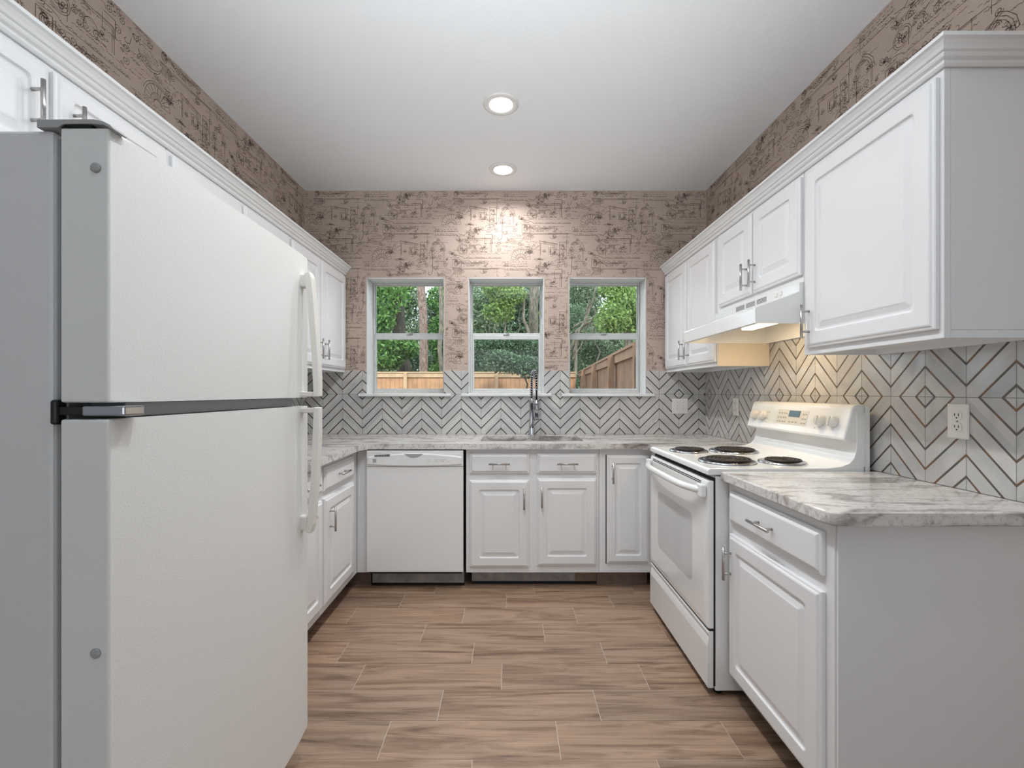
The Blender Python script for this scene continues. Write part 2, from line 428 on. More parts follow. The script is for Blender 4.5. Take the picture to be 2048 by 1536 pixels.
# ------------------------------------------------------------------ wallpaper sketch (one repeat, drawn as fine strokes)
REP = .529
def sketch_cell():
    rnd = random.Random(5); K = 1346.; out = []
    def pl(pts, tone=0, wd=.0024): out.append(([(x / K, -y / K) for x, y in pts], tone, wd * .92))
    def arc(cx, cy, rx, ry, a0, a1, n=12, **k): pl([(cx + rx * math.cos(a0 + (a1 - a0) * i / n), cy + ry * math.sin(a0 + (a1 - a0) * i / n)) for i in range(n + 1)], **k)
    def spiral(cx, cy, r, turns=1.6, ph=0, fl=1, **k):
        n = int(14 * turns); pl([(cx + fl * r * (1 - i / n * .85) * math.cos(ph + 2 * PI * turns * i / n), cy + r * (1 - i / n * .85) * math.sin(ph + 2 * PI * turns * i / n)) for i in range(n + 1)], **k)
    def script(x, y, L, amp=6):
        p = []; xx = x
        while xx < x + L:
            if rnd.random() < .13 and len(p) > 2: pl(p, rnd.choice((0, 0, 1)), .0019); p = []; xx += rnd.uniform(6, 14)
            p.append((xx, y + rnd.uniform(-amp, amp) * (2 if rnd.random() < .12 else 1))); xx += rnd.uniform(3, 6)
        if len(p) > 1: pl(p, 0, .0019)
    def leaf(cx, cy, r, n=22):
        for _ in range(n):
            a = rnd.uniform(0, 2 * PI); q = rnd.uniform(0, r); x, y = cx + q * math.cos(a) * 1.25, cy + q * math.sin(a); t = rnd.uniform(0, 2 * PI); s = rnd.uniform(6, 15)
            arc(x, y, s, s * rnd.uniform(.4, 1), t, t + rnd.uniform(1.5, 4), 6, tone=rnd.choice((0, 0, 1)), wd=.0021)
    # temple front
    pl([(0, 0), (185, 32)], 1, .003); pl([(0, 24), (185, 52)], 0); pl([(0, 0), (0, 26)], 1); pl([(6, 10), (188, 40)], 0); pl([(8, 26), (8, 150)], 1, .003); pl([(16, 30), (16, 140)])
    pl([(95, 70), (170, 64), (168, 130), (98, 140), (95, 70)], 1); pl([(108, 82), (158, 78), (156, 122), (110, 128), (108, 82)]); pl([(114, 84), (114, 126)], 1, .004)
    # framed face
    pl([(205, 15), (275, 15), (275, 190), (205, 190), (205, 15)], 1); arc(240, 95, 24, 40, 0, 2 * PI, 18)
    arc(228, 85, 7, 4, 0, 2 * PI, 6, tone=1); arc(252, 85, 7, 4, 0, 2 * PI, 6, tone=1); pl([(241, 88), (236, 106), (244, 108)]); arc(240, 120, 10, 5, .2, 2.9, 6, tone=1)
    for i in range(8): arc(240 + rnd.uniform(-24, 24), 52 + rnd.uniform(-12, 14), 9, 7, rnd.uniform(0, 3), rnd.uniform(3.5, 6), 6)
    pl([(238, 150), (246, 160), (236, 170), (244, 182)], 1)
    # gothic arch
    for k in (0, 14, 28):
        pl([(318 + k, 180 - (40 if k < 20 else 0)), (318 + k, 100), (330 + k * .9, 50 + k * .5), (360 + k * .3, 12 + k), (392, -12 + k * 1.2), (424 - k * .3, 12 + k), (454 - k * .9, 50 + k * .5), (466 - k, 100)], 1 if k == 0 else 0)
    pl([(300, 102), (350, 102)], 1); pl([(304, 112), (346, 112)]); pl([(450, 90), (450, 180)], 0); pl([(440, 90), (440, 180)], 0)
    spiral(325, 80, 20, 1.4, 1, 1, tone=1); spiral(300, 130, 13, 1.2, 3)
    # medallion with swirl
    for r in (54, 44): arc(640, 85, r, r, 0, 2 * PI, 24)
    for i in range(6): spiral(640 + 22 * math.cos(i), 85 + 22 * math.sin(i * 1.7), 16, 1.3, i, tone=1)
    spiral(515, 120, 22, 1.7, 0, 1, tone=1); pl([(530, 135), (560, 150), (600, 152), (640, 165)], 0, .003); spiral(560, 150, 16, 1.2, 2, -1)
    # key corner and scrolls
    pl([(690, -20), (935, -20), (935, 120)], 1, .003); pl([(700, -8), (922, -8), (922, 120)])
    arc(800, 85, 40, 50, PI, 2 * PI, 10, tone=1); spiral(775, 95, 22, 1.6, 0, 1); spiral(830, 95, 22, 1.6, PI, -1); leaf(860, 60, 34, 18)
    script(700, 135, 320, 4); script(640, 172, 400, 6); pl([(650, 180), (1040, 180)])
    # long stem with curls
    pl([(332, 110), (332, 300), (322, 340), (300, 352), (286, 336), (298, 322)], 1, .003)
    for y in (380, 450): spiral(296, y, 24, 1.5, -1, 1, tone=1); spiral(270, y + 30, 12, 1.2, 2, -1)
    # script block
    for y in (192, 214, 236, 258, 282): script(370, y, 120, 5)
    for y in (-140, -118, -96, -60): script(330, y, 260, 5)
    pl([(90, -76), (300, -76)]); pl([(90, -66), (300, -66)])
    # frieze panel
    pl([(535, 188), (610, 188), (610, 275), (535, 275), (535, 188)], 1); arc(573, 232, 22, 30, 0, 2 * PI, 14, tone=1); arc(573, 232, 14, 21, 0, 2 * PI, 12)
    pl([(625, 190), (625, 275)]); 
    for i in range(7): spiral(655 + i * 27, 232 + (12 if i % 2 else -12), 22, 1.5, i * PI, 1 if i % 2 else -1, tone=i % 2)
    pl([(535, 283), (1060, 283)], 1); pl([(535, 292), (900, 292)])
    # capital bowl with fluting
    arc(465, 310, 88, 78, .2, PI - .2, 14, tone=1); arc(465, 300, 88, 70, .3, PI - .3, 12)
    for i in range(8): pl([(555 + i * 10, 300), (555 + i * 10, 350)], i % 2)
    for y in (300, 316, 332): script(420, y, 110, 4)
    # shell
    for k in range(11):
        a = PI + k / 10 * PI; pl([(-190 + 25 * math.cos(a), 190 + 20 * math.sin(a)), (-190 + 92 * math.cos(a), 190 + 100 * math.sin(a))], k % 2)
    arc(-190, 190, 98, 106, PI, 2 * PI, 18, tone=1); arc(-190, 190, 112, 118, PI + .3, 2 * PI - .6, 14); arc(-190, 190, 28, 22, PI, 2 * PI, 8, tone=1); arc(-190, 190, 55, 58, PI, 2 * PI, 10)
    # vine and grapes
    leaf(60, 250, 50, 40); leaf(0, 290, 40, 24)
    pl([(-120, 285), (-60, 300), (-20, 270), (40, 262)], 1, .003); pl([(160, 290), (230, 290), (230, 380)], 1, .003); pl([(120, 330), (216, 330), (216, 400)], 0)
    script(-330, 260, 220, 5); script(-330, 285, 200, 6); pl([(-340, 300), (-120, 300)])
    spiral(130, 230, 20, 1.4, 2); spiral(190, 255, 22, 1.6, 0, -1, tone=1); arc(210, 215, 50, 26, PI, 2 * PI, 8, tone=1)
    for k in range(46):
        script(rnd.uniform(-200, 600), rnd.uniform(-170, 500), rnd.uniform(50, 190), rnd.uniform(3, 6))
    for k in range(16):
        x, y = rnd.uniform(-200, 560), rnd.uniform(-170, 500); leaf(x, y, rnd.uniform(26, 52), rnd.randint(9, 16))
    for k in range(18):
        x, y = rnd.uniform(-200, 560), rnd.uniform(-170, 500); spiral(x, y, rnd.uniform(12, 26), 1.6, rnd.uniform(0, 6), rnd.choice((-1, 1)), tone=k % 2)
    for k in range(14):
        x, y = rnd.uniform(-200, 560), rnd.uniform(-170, 500); q = rnd.uniform(40, 120)
        pl([(x, y), (x + q, y)] if k % 2 else [(x, y), (x, y + q)], 0)
    for k in range(8):
        x, y = rnd.uniform(-200, 560), rnd.uniform(-170, 500); q = rnd.uniform(30, 70); arc(x, y, q, q * .8, PI, 2 * PI, 12); arc(x, y, q * .8, q * .62, PI, 2 * PI, 10)
        for j in range(6): pl([(x + q * .3 * math.cos(PI + j * .6), y + q * .25 * math.sin(PI + j * .6)), (x + q * .78 * math.cos(PI + j * .6), y + q * .6 * math.sin(PI + j * .6))])
    return out
CELL = sketch_cell()
def strokes(to_world, a0, a1, z0, z1, holes=()):
    """ribbon quads for every stroke that falls on the papered area"""
    V_, F_, M_ = [], [], []
    ncol = int((a1 - a0) / REP) + 3
    inside = lambda x, z: a0 + .004 < x < a1 - .004 and z0 + .004 < z < z1 - .004 and not any(h[0] < x < h[1] and h[2] < z < h[3] for h in holes)
    for ci in range(-2, ncol):
        for ri in range(-1, int((z1 - z0) / REP) + 3):
            ox = a0 + .195 - .0 + ci * REP; oz = ZC - .118 - ri * REP + (REP / 2 if ci % 2 else 0)
            if ox > a1 + 1 or oz < z0 - .6: continue
            for pts, tone, wd in CELL:
                for (x0, y0), (x1, y1) in zip(pts, pts[1:]):
                    X0, Z0, X1, Z1 = ox + x0, oz + y0, ox + x1, oz + y1
                    if not (inside(X0, Z0) and inside(X1, Z1)): continue
                    dx, dz = X1 - X0, Z1 - Z0; L = math.hypot(dx, dz)
                    if L < 1e-6 or L > .2 and holes: 
                        if L < 1e-6: continue
                    nx, nz = -dz / L * wd / 2, dx / L * wd / 2; ex, ez = dx / L * wd * .3, dz / L * wd * .3
                    b = len(V_)
                    V_ += [to_world(X0 + nx - ex, Z0 + nz - ez), to_world(X1 + nx + ex, Z1 + nz + ez), to_world(X1 - nx + ex, Z1 - nz + ez), to_world(X0 - nx - ex, Z0 - nz - ez)]
                    F_.append((b, b + 1, b + 2, b + 3)); M_.append(1 + tone)
    return V_, F_, M_
def wall_mesh(name, boxes, st):
    """wall boxes and the printed sketch in one mesh"""
    V_, F_, M_ = [], [], []
    for x0, x1, y0, y1, z0, z1 in boxes:
        b = len(V_)
        V_ += [(x, y, z) for x in (x0, x1) for y in (y0, y1) for z in (z0, z1)]
        for f in ((0, 1, 3, 2), (4, 6, 7, 5), (0, 4, 5, 1), (2, 3, 7, 6), (0, 2, 6, 4), (1, 5, 7, 3)): F_.append(tuple(b + i for i in f)); M_.append(0)
    b = len(V_); V_ += st[0]; F_ += [tuple(b + i for i in f) for f in st[1]]; M_ += st[2]
    return struct(raw_mesh(name, V_, F_, [PAPER, INK, INK2], None, M_))

# ------------------------------------------------------------------ room shell
WT = .21
WIN = [(-1.087, -.496), (-.312, .262), (.452, 1.038)]
WZ0, WZ1 = 1.222, 2.106
bx = []; edges = [XL - .12] + [e for w_ in WIN for e in w_] + [XR + .12]
for i in range(0, len(edges), 2): bx.append((edges[i], edges[i + 1], YB, YB + WT, 0, ZC))
for a, b in WIN: bx += [(a, b, YB, YB + WT, 0, WZ0), (a, b, YB, YB + WT, WZ1, ZC)]
TILE_TOP = 1.398
wall_back = wall_mesh('wall_back', bx, strokes(lambda a, z: (a, YB - .0006, z), XL, XR, TILE_TOP, ZC, [(a - .006, b + .006, WZ0 - .03, WZ1 + .006) for a, b in WIN]))
wall_left = wall_mesh('wall_left', [(XL - .12, XL, .35, YB, 0, ZC)], strokes(lambda a, z: (XL + .0006, a, z), .9, YB, 2.12, ZC))
wall_right = wall_mesh('wall_right', [(XR, XR + .12, .35, YB, 0, ZC)], strokes(lambda a, z: (XR - .0006, YB + 1.1 - a, z), 1.1, YB + .2, 2.12, ZC))
struct(obj('wall_rear_left', MB().box(XL - .12, XL, YF, .35, 0, ZC), ROOMW)); struct(obj('wall_rear_right', MB().box(XR, XR + .12, YF, .35, 0, ZC), ROOMW))
struct(obj('wall_front', MB().box(XL - .12, XR + .12, YF - .12, YF, 0, ZC), ROOMW))
ceiling = struct(obj('ceiling', MB().box(XL - .12, XR + .12, YF - .12, YB + WT, ZC, ZC + .12), CEIL))

# plank tile floor: one mesh, a grout bed and each plank a slightly raised slab of its own tone
def build_floor():
    Vs, Fs, Ms, T = [], [], [], []
    def slab(x0, x1, y0, y1, z0, z1, mi, tone):
        b = len(Vs)
        Vs.extend((x, y, z) for x in (x0, x1) for y in (y0, y1) for z in (z0, z1))
        for f in ((0, 1, 3, 2), (4, 6, 7, 5), (0, 4, 5, 1), (2, 3, 7, 6), (0, 2, 6, 4), (1, 5, 7, 3)): Fs.append(tuple(b + i for i in f)); Ms.append(mi); T.append(tone)
    slab(XL, XR, YF, YB, -.06, -.0012, 1, (.5, .5, .5))
    rnd = random.Random(3); PW, L, G = .1797, .618, .0013
    known = {0: .153, 1: -.018, 2: .364, 3: .176, 4: -.1726, 5: -.034, 6: -.273, 7: .173, 8: -.1245}
    for r in range(-4, 34):
        y1 = 2.7872 + .1797 - r * PW; y0 = y1 - PW
        if y1 < YF: break
        y0 = max(y0, YF); y1 = min(y1, YB)
        if y1 <= y0: continue
        off = known.get(r, (r * .208) % L); x = off - 5 * L
        while x < XR:
            a, b = max(x, XL), min(x + L, XR)
            if b - a > .004: slab(a + G, b - G, y0 + G, y1 - G, -.02, 0, 0, (rnd.random(), rnd.random(), rnd.random()))
            x += L
    o = raw_mesh('floor', Vs, Fs, [PLANK, GROUT], None, Ms)
    at = o.data.color_attributes.new('plank_tone', 'FLOAT_COLOR', 'CORNER')
    k = 0
    for pi, pol in enumerate(o.data.polygons):
        for li in pol.loop_indices: at.data[li].color = (*T[pi], 1)
    return struct(o)
build_floor()

# tile backsplashes belong to their walls
DK = (rgb(56, 54, 55), rgb(70, 63, 60), rgb(88, 74, 66)); BZ = (rgb(92, 92, 94), rgb(104, 92, 82), rgb(128, 98, 74))
TB = tile_mat('chevron tile back', 0, 1.285, .15, DK)
TR = tile_mat('chevron tile right', 1, 3.385, .1465, BZ)
TL = tile_mat('chevron tile left', 1, 3.385, .1465, DK)
TT = .008
m = MB()
ez = [XL + .0005] + [e for a, b in WIN for e in (a, b)] + [XR - .0005]
for i in range(0, len(ez), 2): m.box(ez[i], ez[i + 1], YB - TT, YB - .0003, .916, TILE_TOP)
for a, b in WIN: m.box(a, b, YB - TT, YB - .0003, .916, WZ0 - .022)
obj('backsplash', m, TB, wall_back, 'grey glazed tiles with dark bronze chevron bars')
obj('backsplash', MB().box(XR - TT, XR - .0003, .62, YB - TT - .0005, .916, 1.70), TR, wall_right, 'grey glazed tiles with bronze diamond bars')
obj('backsplash', MB().box(XL + .0003, XL + TT, 1.55, YB - TT - .0005, .916, TILE_TOP), TL, wall_left, 'grey glazed tiles with dark bronze chevron bars')

# ------------------------------------------------------------------ windows
def window(i, a, b):
    e = bpy.data.objects.new('window_%d' % i, None); C.objects.link(e); e.location = ((a + b) / 2, YB + .16, WZ0); struct(e)
    yf0, yf1 = YB + .150, YB + .195
    m = MB()                                       # added opening lining, white to carry the window light on the reveal
    m.box(a + .0005, a + .004, YB + .001, yf0, WZ0, WZ1 - .001).box(b - .004, b - .0005, YB + .001, yf0, WZ0, WZ1 - .001).box(a + .007, b - .007, YB + .001, yf0, WZ1 - .008, WZ1 - .001)
    obj('reveal', m, TRIMW, e)
    A, B, Z0, Z1 = a + .005, b - .005, WZ0 + .003, WZ1 - .009
    t = .011
    m = MB()
    m.box(A, A + t, yf0, yf1, Z0, Z1, .002).box(B - t, B, yf0, yf1, Z0, Z1, .002).box(A + t, B - t, yf0, yf1, Z1 - t, Z1, .002).box(A + t, B - t, yf0, yf1, Z0, Z0 + .018, .002)
    obj('frame', m, ALU, e)
    zm = 1.684; A += t; B -= t; Z0 += .018; Z1 -= t
    def sash(y0, y1, z0, z1, st, rb, rt):
        m = MB(); m.box(A + .001, A + st, y0, y1, z0, z1, .002).box(B - st, B - .001, y0, y1, z0, z1, .002).box(A + st, B - st, y0, y1, z0, z0 + rb, .002).box(A + st, B - st, y0, y1, z1 - rt, z1, .002)
        s = obj('sash', m, ALU, e)
        obj('glass_pane', MB().box(A + st - .002, B - st + .002, (y0 + y1) / 2 - .0015, (y0 + y1) / 2 + .0015, z0 + rb - .002, z1 - rt + .002), GLASS, s)
    sash(yf0 + .022, yf0 + .04, zm - .004, Z1, .005, .024, .006)
    sash(yf0 + .002, yf0 + .02, Z0 + .001, zm + .002, .015, .018, .034)
    c = (A + B) / 2
    m = MB(); m.box(c - .022, c + .022, yf0 - .004, yf0 + .016, zm + .0025, zm + .010, .002).box(c - .004, c + .03, yf0 - .008, yf0 + .006, zm + .010, zm + .016, .002)
    obj('latch', m, NICKEL, e, 'small metal sash latch')
    m = MB().box(a - .055, b + .055, YB - .034, YB - TT - .0005, WZ0 - .021, WZ0 + .001, .005).box(a + .0008, b - .0008, YB - TT - .0005, yf0 + .0, WZ0 - .0, WZ0 + .001)
    obj('sill', m, TRIMW, e, 'white painted window sill board')
for i, (a, b) in enumerate(WIN): window(i + 1, a, b)

# ------------------------------------------------------------------ wall cabinets
UB, UT = 1.383, 2.135
def wall_cabinet(name, F, a0, a1, z0, label, group, doors, wallx, near_end=False, side=WHITE):
    """doors: list of (a0, a1, z0, z1, handle_a, handle_z)"""
    f = F.o.x; n = F.n.x
    t = thing(name, (wallx, (a0 + a1) / 2, z0), label, 'cabinet', group)
    g = .0006; x0, x1 = sorted((wallx + n * .0015, f)); fr = f - n * .019
    m = MB()
    m.box(x0 if n > 0 else fr, fr if n > 0 else x1, a0 + g, a1 - g, z0 + .022, UT)          # box
    m.box(min(fr, f), max(fr, f), a0 + g, a1 - g, z0, UT, .0012, 1)                         # face frame
    for s0, s1 in ((a0 + g, a0 + .014), (a1 - .014, a1 - g)): m.box(x0 if n > 0 else fr, fr if n > 0 else x1, s0, s1, z0 + .001, z0 + .0225)
    xb0, xb1 = sorted((wallx + n * .0015, wallx + n * .018)); m.box(xb0, xb1, a0 + .014, a1 - .014, z0 + .001, z0 + .0225)
    obj('carcass', m, WHITE, t)
    for d in doors: add_door(t, F, *d)
    return t
DZ0, DZ1 = 1.408, 2.105
gl, gr = 'wall cabinets on the left wall', 'wall cabinets on the right wall'
wall_cabinet('wall_cabinet', LEFT_UP, .79, 1.655, 1.80, 'short white wall cabinet above the refrigerator, nearest on the left', gl,
             [(.80, 1.222, 1.83, 2.105, 1.172, 1.975), (1.236, 1.645, 1.83, 2.105, 1.286, 1.975)], XL)
wall_cabinet('wall_cabinet', LEFT_UP, 1.657, 2.575, UB, 'white two door wall cabinet mostly hidden behind the refrigerator top', gl,
             [(1.672, 2.104, DZ0, DZ1, 2.06, 1.50), (2.12, 2.56, DZ0, DZ1, 2.165, 1.50)], XL)
wall_cabinet('wall_cabinet', LEFT_UP, 2.577, YB - TT - .002, UB, 'white wall cabinet beside the left window, past the refrigerator', gl,
             [(2.588, 2.975, DZ0, DZ1, 2.935, 1.515), (2.988, 3.43, DZ0, DZ1, 3.032, 1.515)], XL)
wall_cabinet('wall_cabinet', RIGHT_UP, 1.245, 1.836, UB, 'large single door white wall cabinet nearest on the right, above the small counter', gr,
             [(1.257, 1.806, DZ0, DZ1, 1.776, 1.51)], XR - TT)
wall_cabinet('wall_cabinet', RIGHT_UP, 1.838, 2.598, 1.680, 'short white two door wall cabinet above the range hood', gr,
             [(1.842, 2.198, 1.71, DZ1, 2.168, 1.80), (2.211, 2.558, 1.71, DZ1, 2.243, 1.80)], XR - TT)
tall = wall_cabinet('wall_cabinet', RIGHT_UP, 2.600, YB - TT - .002, UB, 'tall white two door wall cabinet beside the right window', gr,
             [(2.612, 3.012, DZ0, DZ1, 2.972, 1.515), (3.026, 3.435, DZ0, DZ1, 3.066, 1.515)], XR - TT)
obj('side_panel', MB().box(1.192, XR - TT - .002, 2.5975, 2.6000, UB + .001, 1.678), CREAMSIDE, tall, 'cream cabinet side under the hood')

def crown(name, F, a0, a1, end_near, label, wallx):
    """moulding swept along the cabinet tops with a mitred return at the near end"""
    prof = [(0, 2.122), (.006, 2.122), (.010, 2.128), (.010, 2.136), (.018, 2.141), (.021, 2.147), (.021, 2.151), (.027, 2.154), (.031, 2.163), (.038, 2.172), (.046, 2.176), (.046, 2.186), (0, 2.186)]
    t = bmesh.new(); rings = []
    x = lambda w: F.o.x + F.n.x * (.001 + w)
    if end_near: rings.append([(wallx + F.n.x * .003, a0 - .001 - w, z) for w, z in prof])
    rings.append([(x(w), a0 - .001 - (w if end_near else 0), z) for w, z in prof])
    rings.append([(x(w), a1, z) for w, z in prof])
    R = [[t.verts.new(p) for p in r] for r in rings]; n = len(prof)
    for A, B in zip(R, R[1:]):
        for k in range(n): t.faces.new([A[k], A[(k + 1) % n], B[(k + 1) % n], B[k]])
    t.faces.new(R[0]); t.faces.new(R[-1][::-1])
    m = MB(); m._merge(t)
    return tag(obj(name, m, CROWN), label, 'moulding')
crown('crown_moulding', LEFT_UP, .79, YB - .002, False, 'white crown moulding along the tops of the left cabinets', XL)
crown('crown_moulding', RIGHT_UP, 1.245, YB - .002, True, 'white crown moulding along the tops of the right cabinets', XR)

# ------------------------------------------------------------------ base cabinets
BT, TK = .879, .105
def base_left(a0, a1, label, doors, drawers):
    t = thing('base_cabinet', (-1.25, (a0 + a1) / 2, 0), label, 'cabinet', 'base cabinets')
    obj('carcass', MB().box(XL + .0015, -.955, a0 + .0006, a1 - .0006, TK, BT, .001, 1), WHITE, t)
    obj('toe_board', MB().box(XL + .002, -1.03, a0 + .001, a1 - .001, .0005, TK - .0004), TOEBARE, t, 'recessed toe board coloured black for the shade under the cabinet')
    for d in drawers: add_drawer(t, LEFT_BASE, *d)
    for d in doors: add_door(t, LEFT_BASE, *d)
    return t
base_left(1.56, 2.302, 'white base cabinet beside the refrigerator, mostly behind the fridge handle', [(1.575, 1.925, .145, .69, 1.885, .56), (1.938, 2.29, .145, .69, 1.975, .56)], [(1.575, 1.925, .726, .85), (1.938, 2.29, .726, .85)])
tl = base_left(2.304, 2.848, 'white base cabinet in the left corner next to the dishwasher', [(2.316, 2.756, .145, .69, 2.37, .575)], [(2.316, 2.756, .726, .85)])
m = MB().box(-.9548, -.890, 2.85, 2.87, TK, BT, .001, 1); obj('corner_filler', m, WHITE, tl)
m = MB().box(-1.029, -.890, 2.925, 2.945, .0005, TK - .0005); obj('toe_board', m, TOEBARE, tl)

def base_back(a0, a1, label, doors, drawers, bare=False):
    t = thing('base_cabinet', ((a0 + a1) / 2, 3.15, 0), label, 'cabinet', 'base cabinets')
    return t
# sink base: hollow so that the bowl hangs inside it
a0, a1 = -.272, .560
t = thing('base_cabinet', ((a0 + a1) / 2, 3.15, 0), 'white sink base cabinet with two drawer fronts under the middle window', 'cabinet', 'base cabinets')
m = MB()
m.box(a0, a1, 2.85, 2.87, TK, BT, .001, 1).box(a0, a0 + .016, 2.87, YB - .01, TK, BT).box(a1 - .016, a1, 2.87, YB - .01, TK, BT).box(a0 + .016, a1 - .016, 2.87, YB - .01, TK, TK + .016)
obj('carcass', m, WHITE, t)
obj('toe_board', MB().box(a0 + .03, .42, 2.925, 2.945, .02, TK - .0005).box(.42, a1, 2.925, 2.944, .02, TK - .0005, mi=1).box(a0 + .03, a1, 2.93, 2.95, .0005, .02, mi=2), [TOE, TOEBARE, GAPSHADE], t, 'scuffed grey toe board with a bare brown end above a painted shadow strip')  # black strip along the floor paints the shadow under the board
add_drawer(t, BACK_BASE, -.248, .122, .727, .852); add_drawer(t, BACK_BASE, .173, .543, .727, .852)
add_door(t, BACK_BASE, -.250, .121, .142, .686, .090, .575); add_door(t, BACK_BASE, .173, .543, .152, .696, .200, .586)
a0, a1 = .562, .883
t = thing('base_cabinet', ((a0 + a1) / 2, 3.15, 0), 'white narrow corner base cabinet next to the range, with a single tall door', 'cabinet', 'base cabinets')
m = MB(); m.box(a0, .8845, 2.85, YB - .01, TK, BT, .001, 1).box(.885, XR - .01, 2.612, YB - .01, TK, BT, .001, 1)
obj('carcass', m, WHITE, t)
obj('toe_board', MB().box(a0, .883, 2.925, 2.945, .0005, TK - .0005), TOEBARE, t, 'bare brown toe board')
obj('gap', MB().box(.6015, .607, 2.8485, 2.8505, .16, .843), GAPSHADE, t, 'dark gap along the hinge side of the door')
add_door(t, BACK_BASE, .607, .868, .168, .842, .640, .735)
# near right cabinet
a0, a1 = 1.235, 1.834
t = thing('base_cabinet', (1.19, (a0 + a1) / 2, 0), 'white base cabinet with one drawer nearest on the right, beside the range', 'cabinet', 'base cabinets')
m = MB(); m.box(.885, .904, a0 + .004, a1, TK, BT, .001, 1).box(.904, XR - .0015, a0 + .004, a1, TK, BT)
obj('carcass', m, WHITE, t)
obj('end_panel', MB().box(.889, XR - .0015, a0 - .004, a0 + .0035, .0005, BT, .001, 1), WHITE, t, 'plain white cabinet end panel')
obj('toe_board', MB().box(.965, XR - .0015, a0 + .004, a1 - .001, .0005, TK - .0005), GAPSHADE, t, 'recessed toe board coloured black for the shade under the cabinet')  # shade of the toe recess is put in as black colour
add_drawer(t, RIGHT_BASE, 1.272, 1.805, .720, .846)
add_door(t, RIGHT_BASE, 1.272, 1.805, .118, .676, 1.778, .565)

# ------------------------------------------------------------------ countertops
CT0, CT1 = .880, .915
def counter_poly(loop, holes_boxes=None): pass
SX0, SX1, SY0, SY1 = -.19, .487, 2.975, 3.305
m = MB(); YF_C = 2.812; e = .0
yb = YB - TT - .0006
# pieces share planes edge to edge (one slab)
m.box(XL + TT + .0005, -.905, 1.555, 2.75, CT0, CT1)
# corner piece with the clipped inner corner
m.prism([(XL + TT + .0005, 2.75), (-.905, 2.75), (-.875, YF_C), (-.875, yb), (XL + TT + .0005, yb)], 2, CT0, CT1)
m.box(-.875, SX0, YF_C, yb, CT0, CT1).box(SX1, .82, YF_C, yb, CT0, CT1)
m.box(SX0, SX1, YF_C, SY0, CT0, CT1).box(SX0, SX1, SY1, yb, CT0, CT1)
m.prism([(.82, YF_C), (.852, 2.77), (.852, 2.608), (XR - TT - .0005, 2.608), (XR - TT - .0005, yb), (.82, yb)], 2, CT0, CT1)
bmesh.ops.remove_doubles(m.bm, verts=m.bm.verts, dist=.0004)
# drop the hidden faces between the pieces
seen = {}
for f in list(m.bm.faces):
    k = tuple(sorted(v.index for v in f.verts)); seen.setdefault(k, []).append(f)
tag(obj('countertop', m, GRANITE), 'grey streaked granite countertop running round the left, back and far right', 'countertop', 'granite countertops')
m = MB()
m.prism([(.900, 1.200), (XR - TT - .0005, 1.200), (XR - TT - .0005, 1.8335), (.849, 1.8335), (.849, 1.228), (.853, 1.212), (.864, 1.202)], 2, CT0, CT1, .004, 2)
tag(obj('countertop', m, GRANITE), 'short streaked granite countertop at the right, between range and camera', 'countertop', 'granite countertops')

# ------------------------------------------------------------------ sink and faucet
t = thing('sink', ((SX0 + SX1) / 2, (SY0 + SY1) / 2, .70), 'undermount stainless sink sunk in the counter below the middle window', 'sink')
m = MB(); zb = .70; o_ = .010
m.box(SX0 - o_, SX1 + o_, SY0 - o_, SY1 + o_, zb - .003, zb)
for q in ((SX0 - o_, SX0 - o_ + .003, SY0 - o_, SY1 + o_), (SX1 + o_ - .003, SX1 + o_, SY0 - o_, SY1 + o_), (SX0 - o_, SX1 + o_, SY0 - o_, SY0 - o_ + .003), (SX0 - o_, SX1 + o_, SY1 + o_ - .003, SY1 + o_)): m.box(*q, zb, CT0 - .0006)
obj('bowl', m, STEEL, t)
obj('drain', MB().lathe([(.045, 0), (.045, .004), (.036, .004), (.03, .001), (0, .001)], ((SX0 + SX1) / 2, (SY0 + SY1) / 2, zb + .0002), n=24), CHROME, t)

fx, fy = .163, 3.345
t = thing('faucet', (fx, fy, CT1), 'tall chrome spring faucet with pull down spray, standing behind the sink', 'faucet')
obj('base', MB().lathe([(.026, .0005), (.026, .006), (.022, .012), (.022, .055), (.019, .058)], (fx, fy, CT1), n=28), CHROME, t)
obj('body', MB().lathe([(.018, .058), (.018, .235), (.0195, .237), (.0195, .27), (.012, .275)], (fx, fy, CT1), n=28), CHROME, t)
m = MB(); m.lathe([(.015, 0), (.015, .028), (.011, .03), (.011, .04)], (fx + .015, fy, CT1 + .125), (1, -.15, 0), 20).tube([(fx + .047, fy - .004, CT1 + .125), (fx + .058, fy - .006, CT1 + .15), (fx + .064, fy - .008, CT1 + .185)], [.0055, .005, .004], 10)
obj('lever', m, CHROME, t)
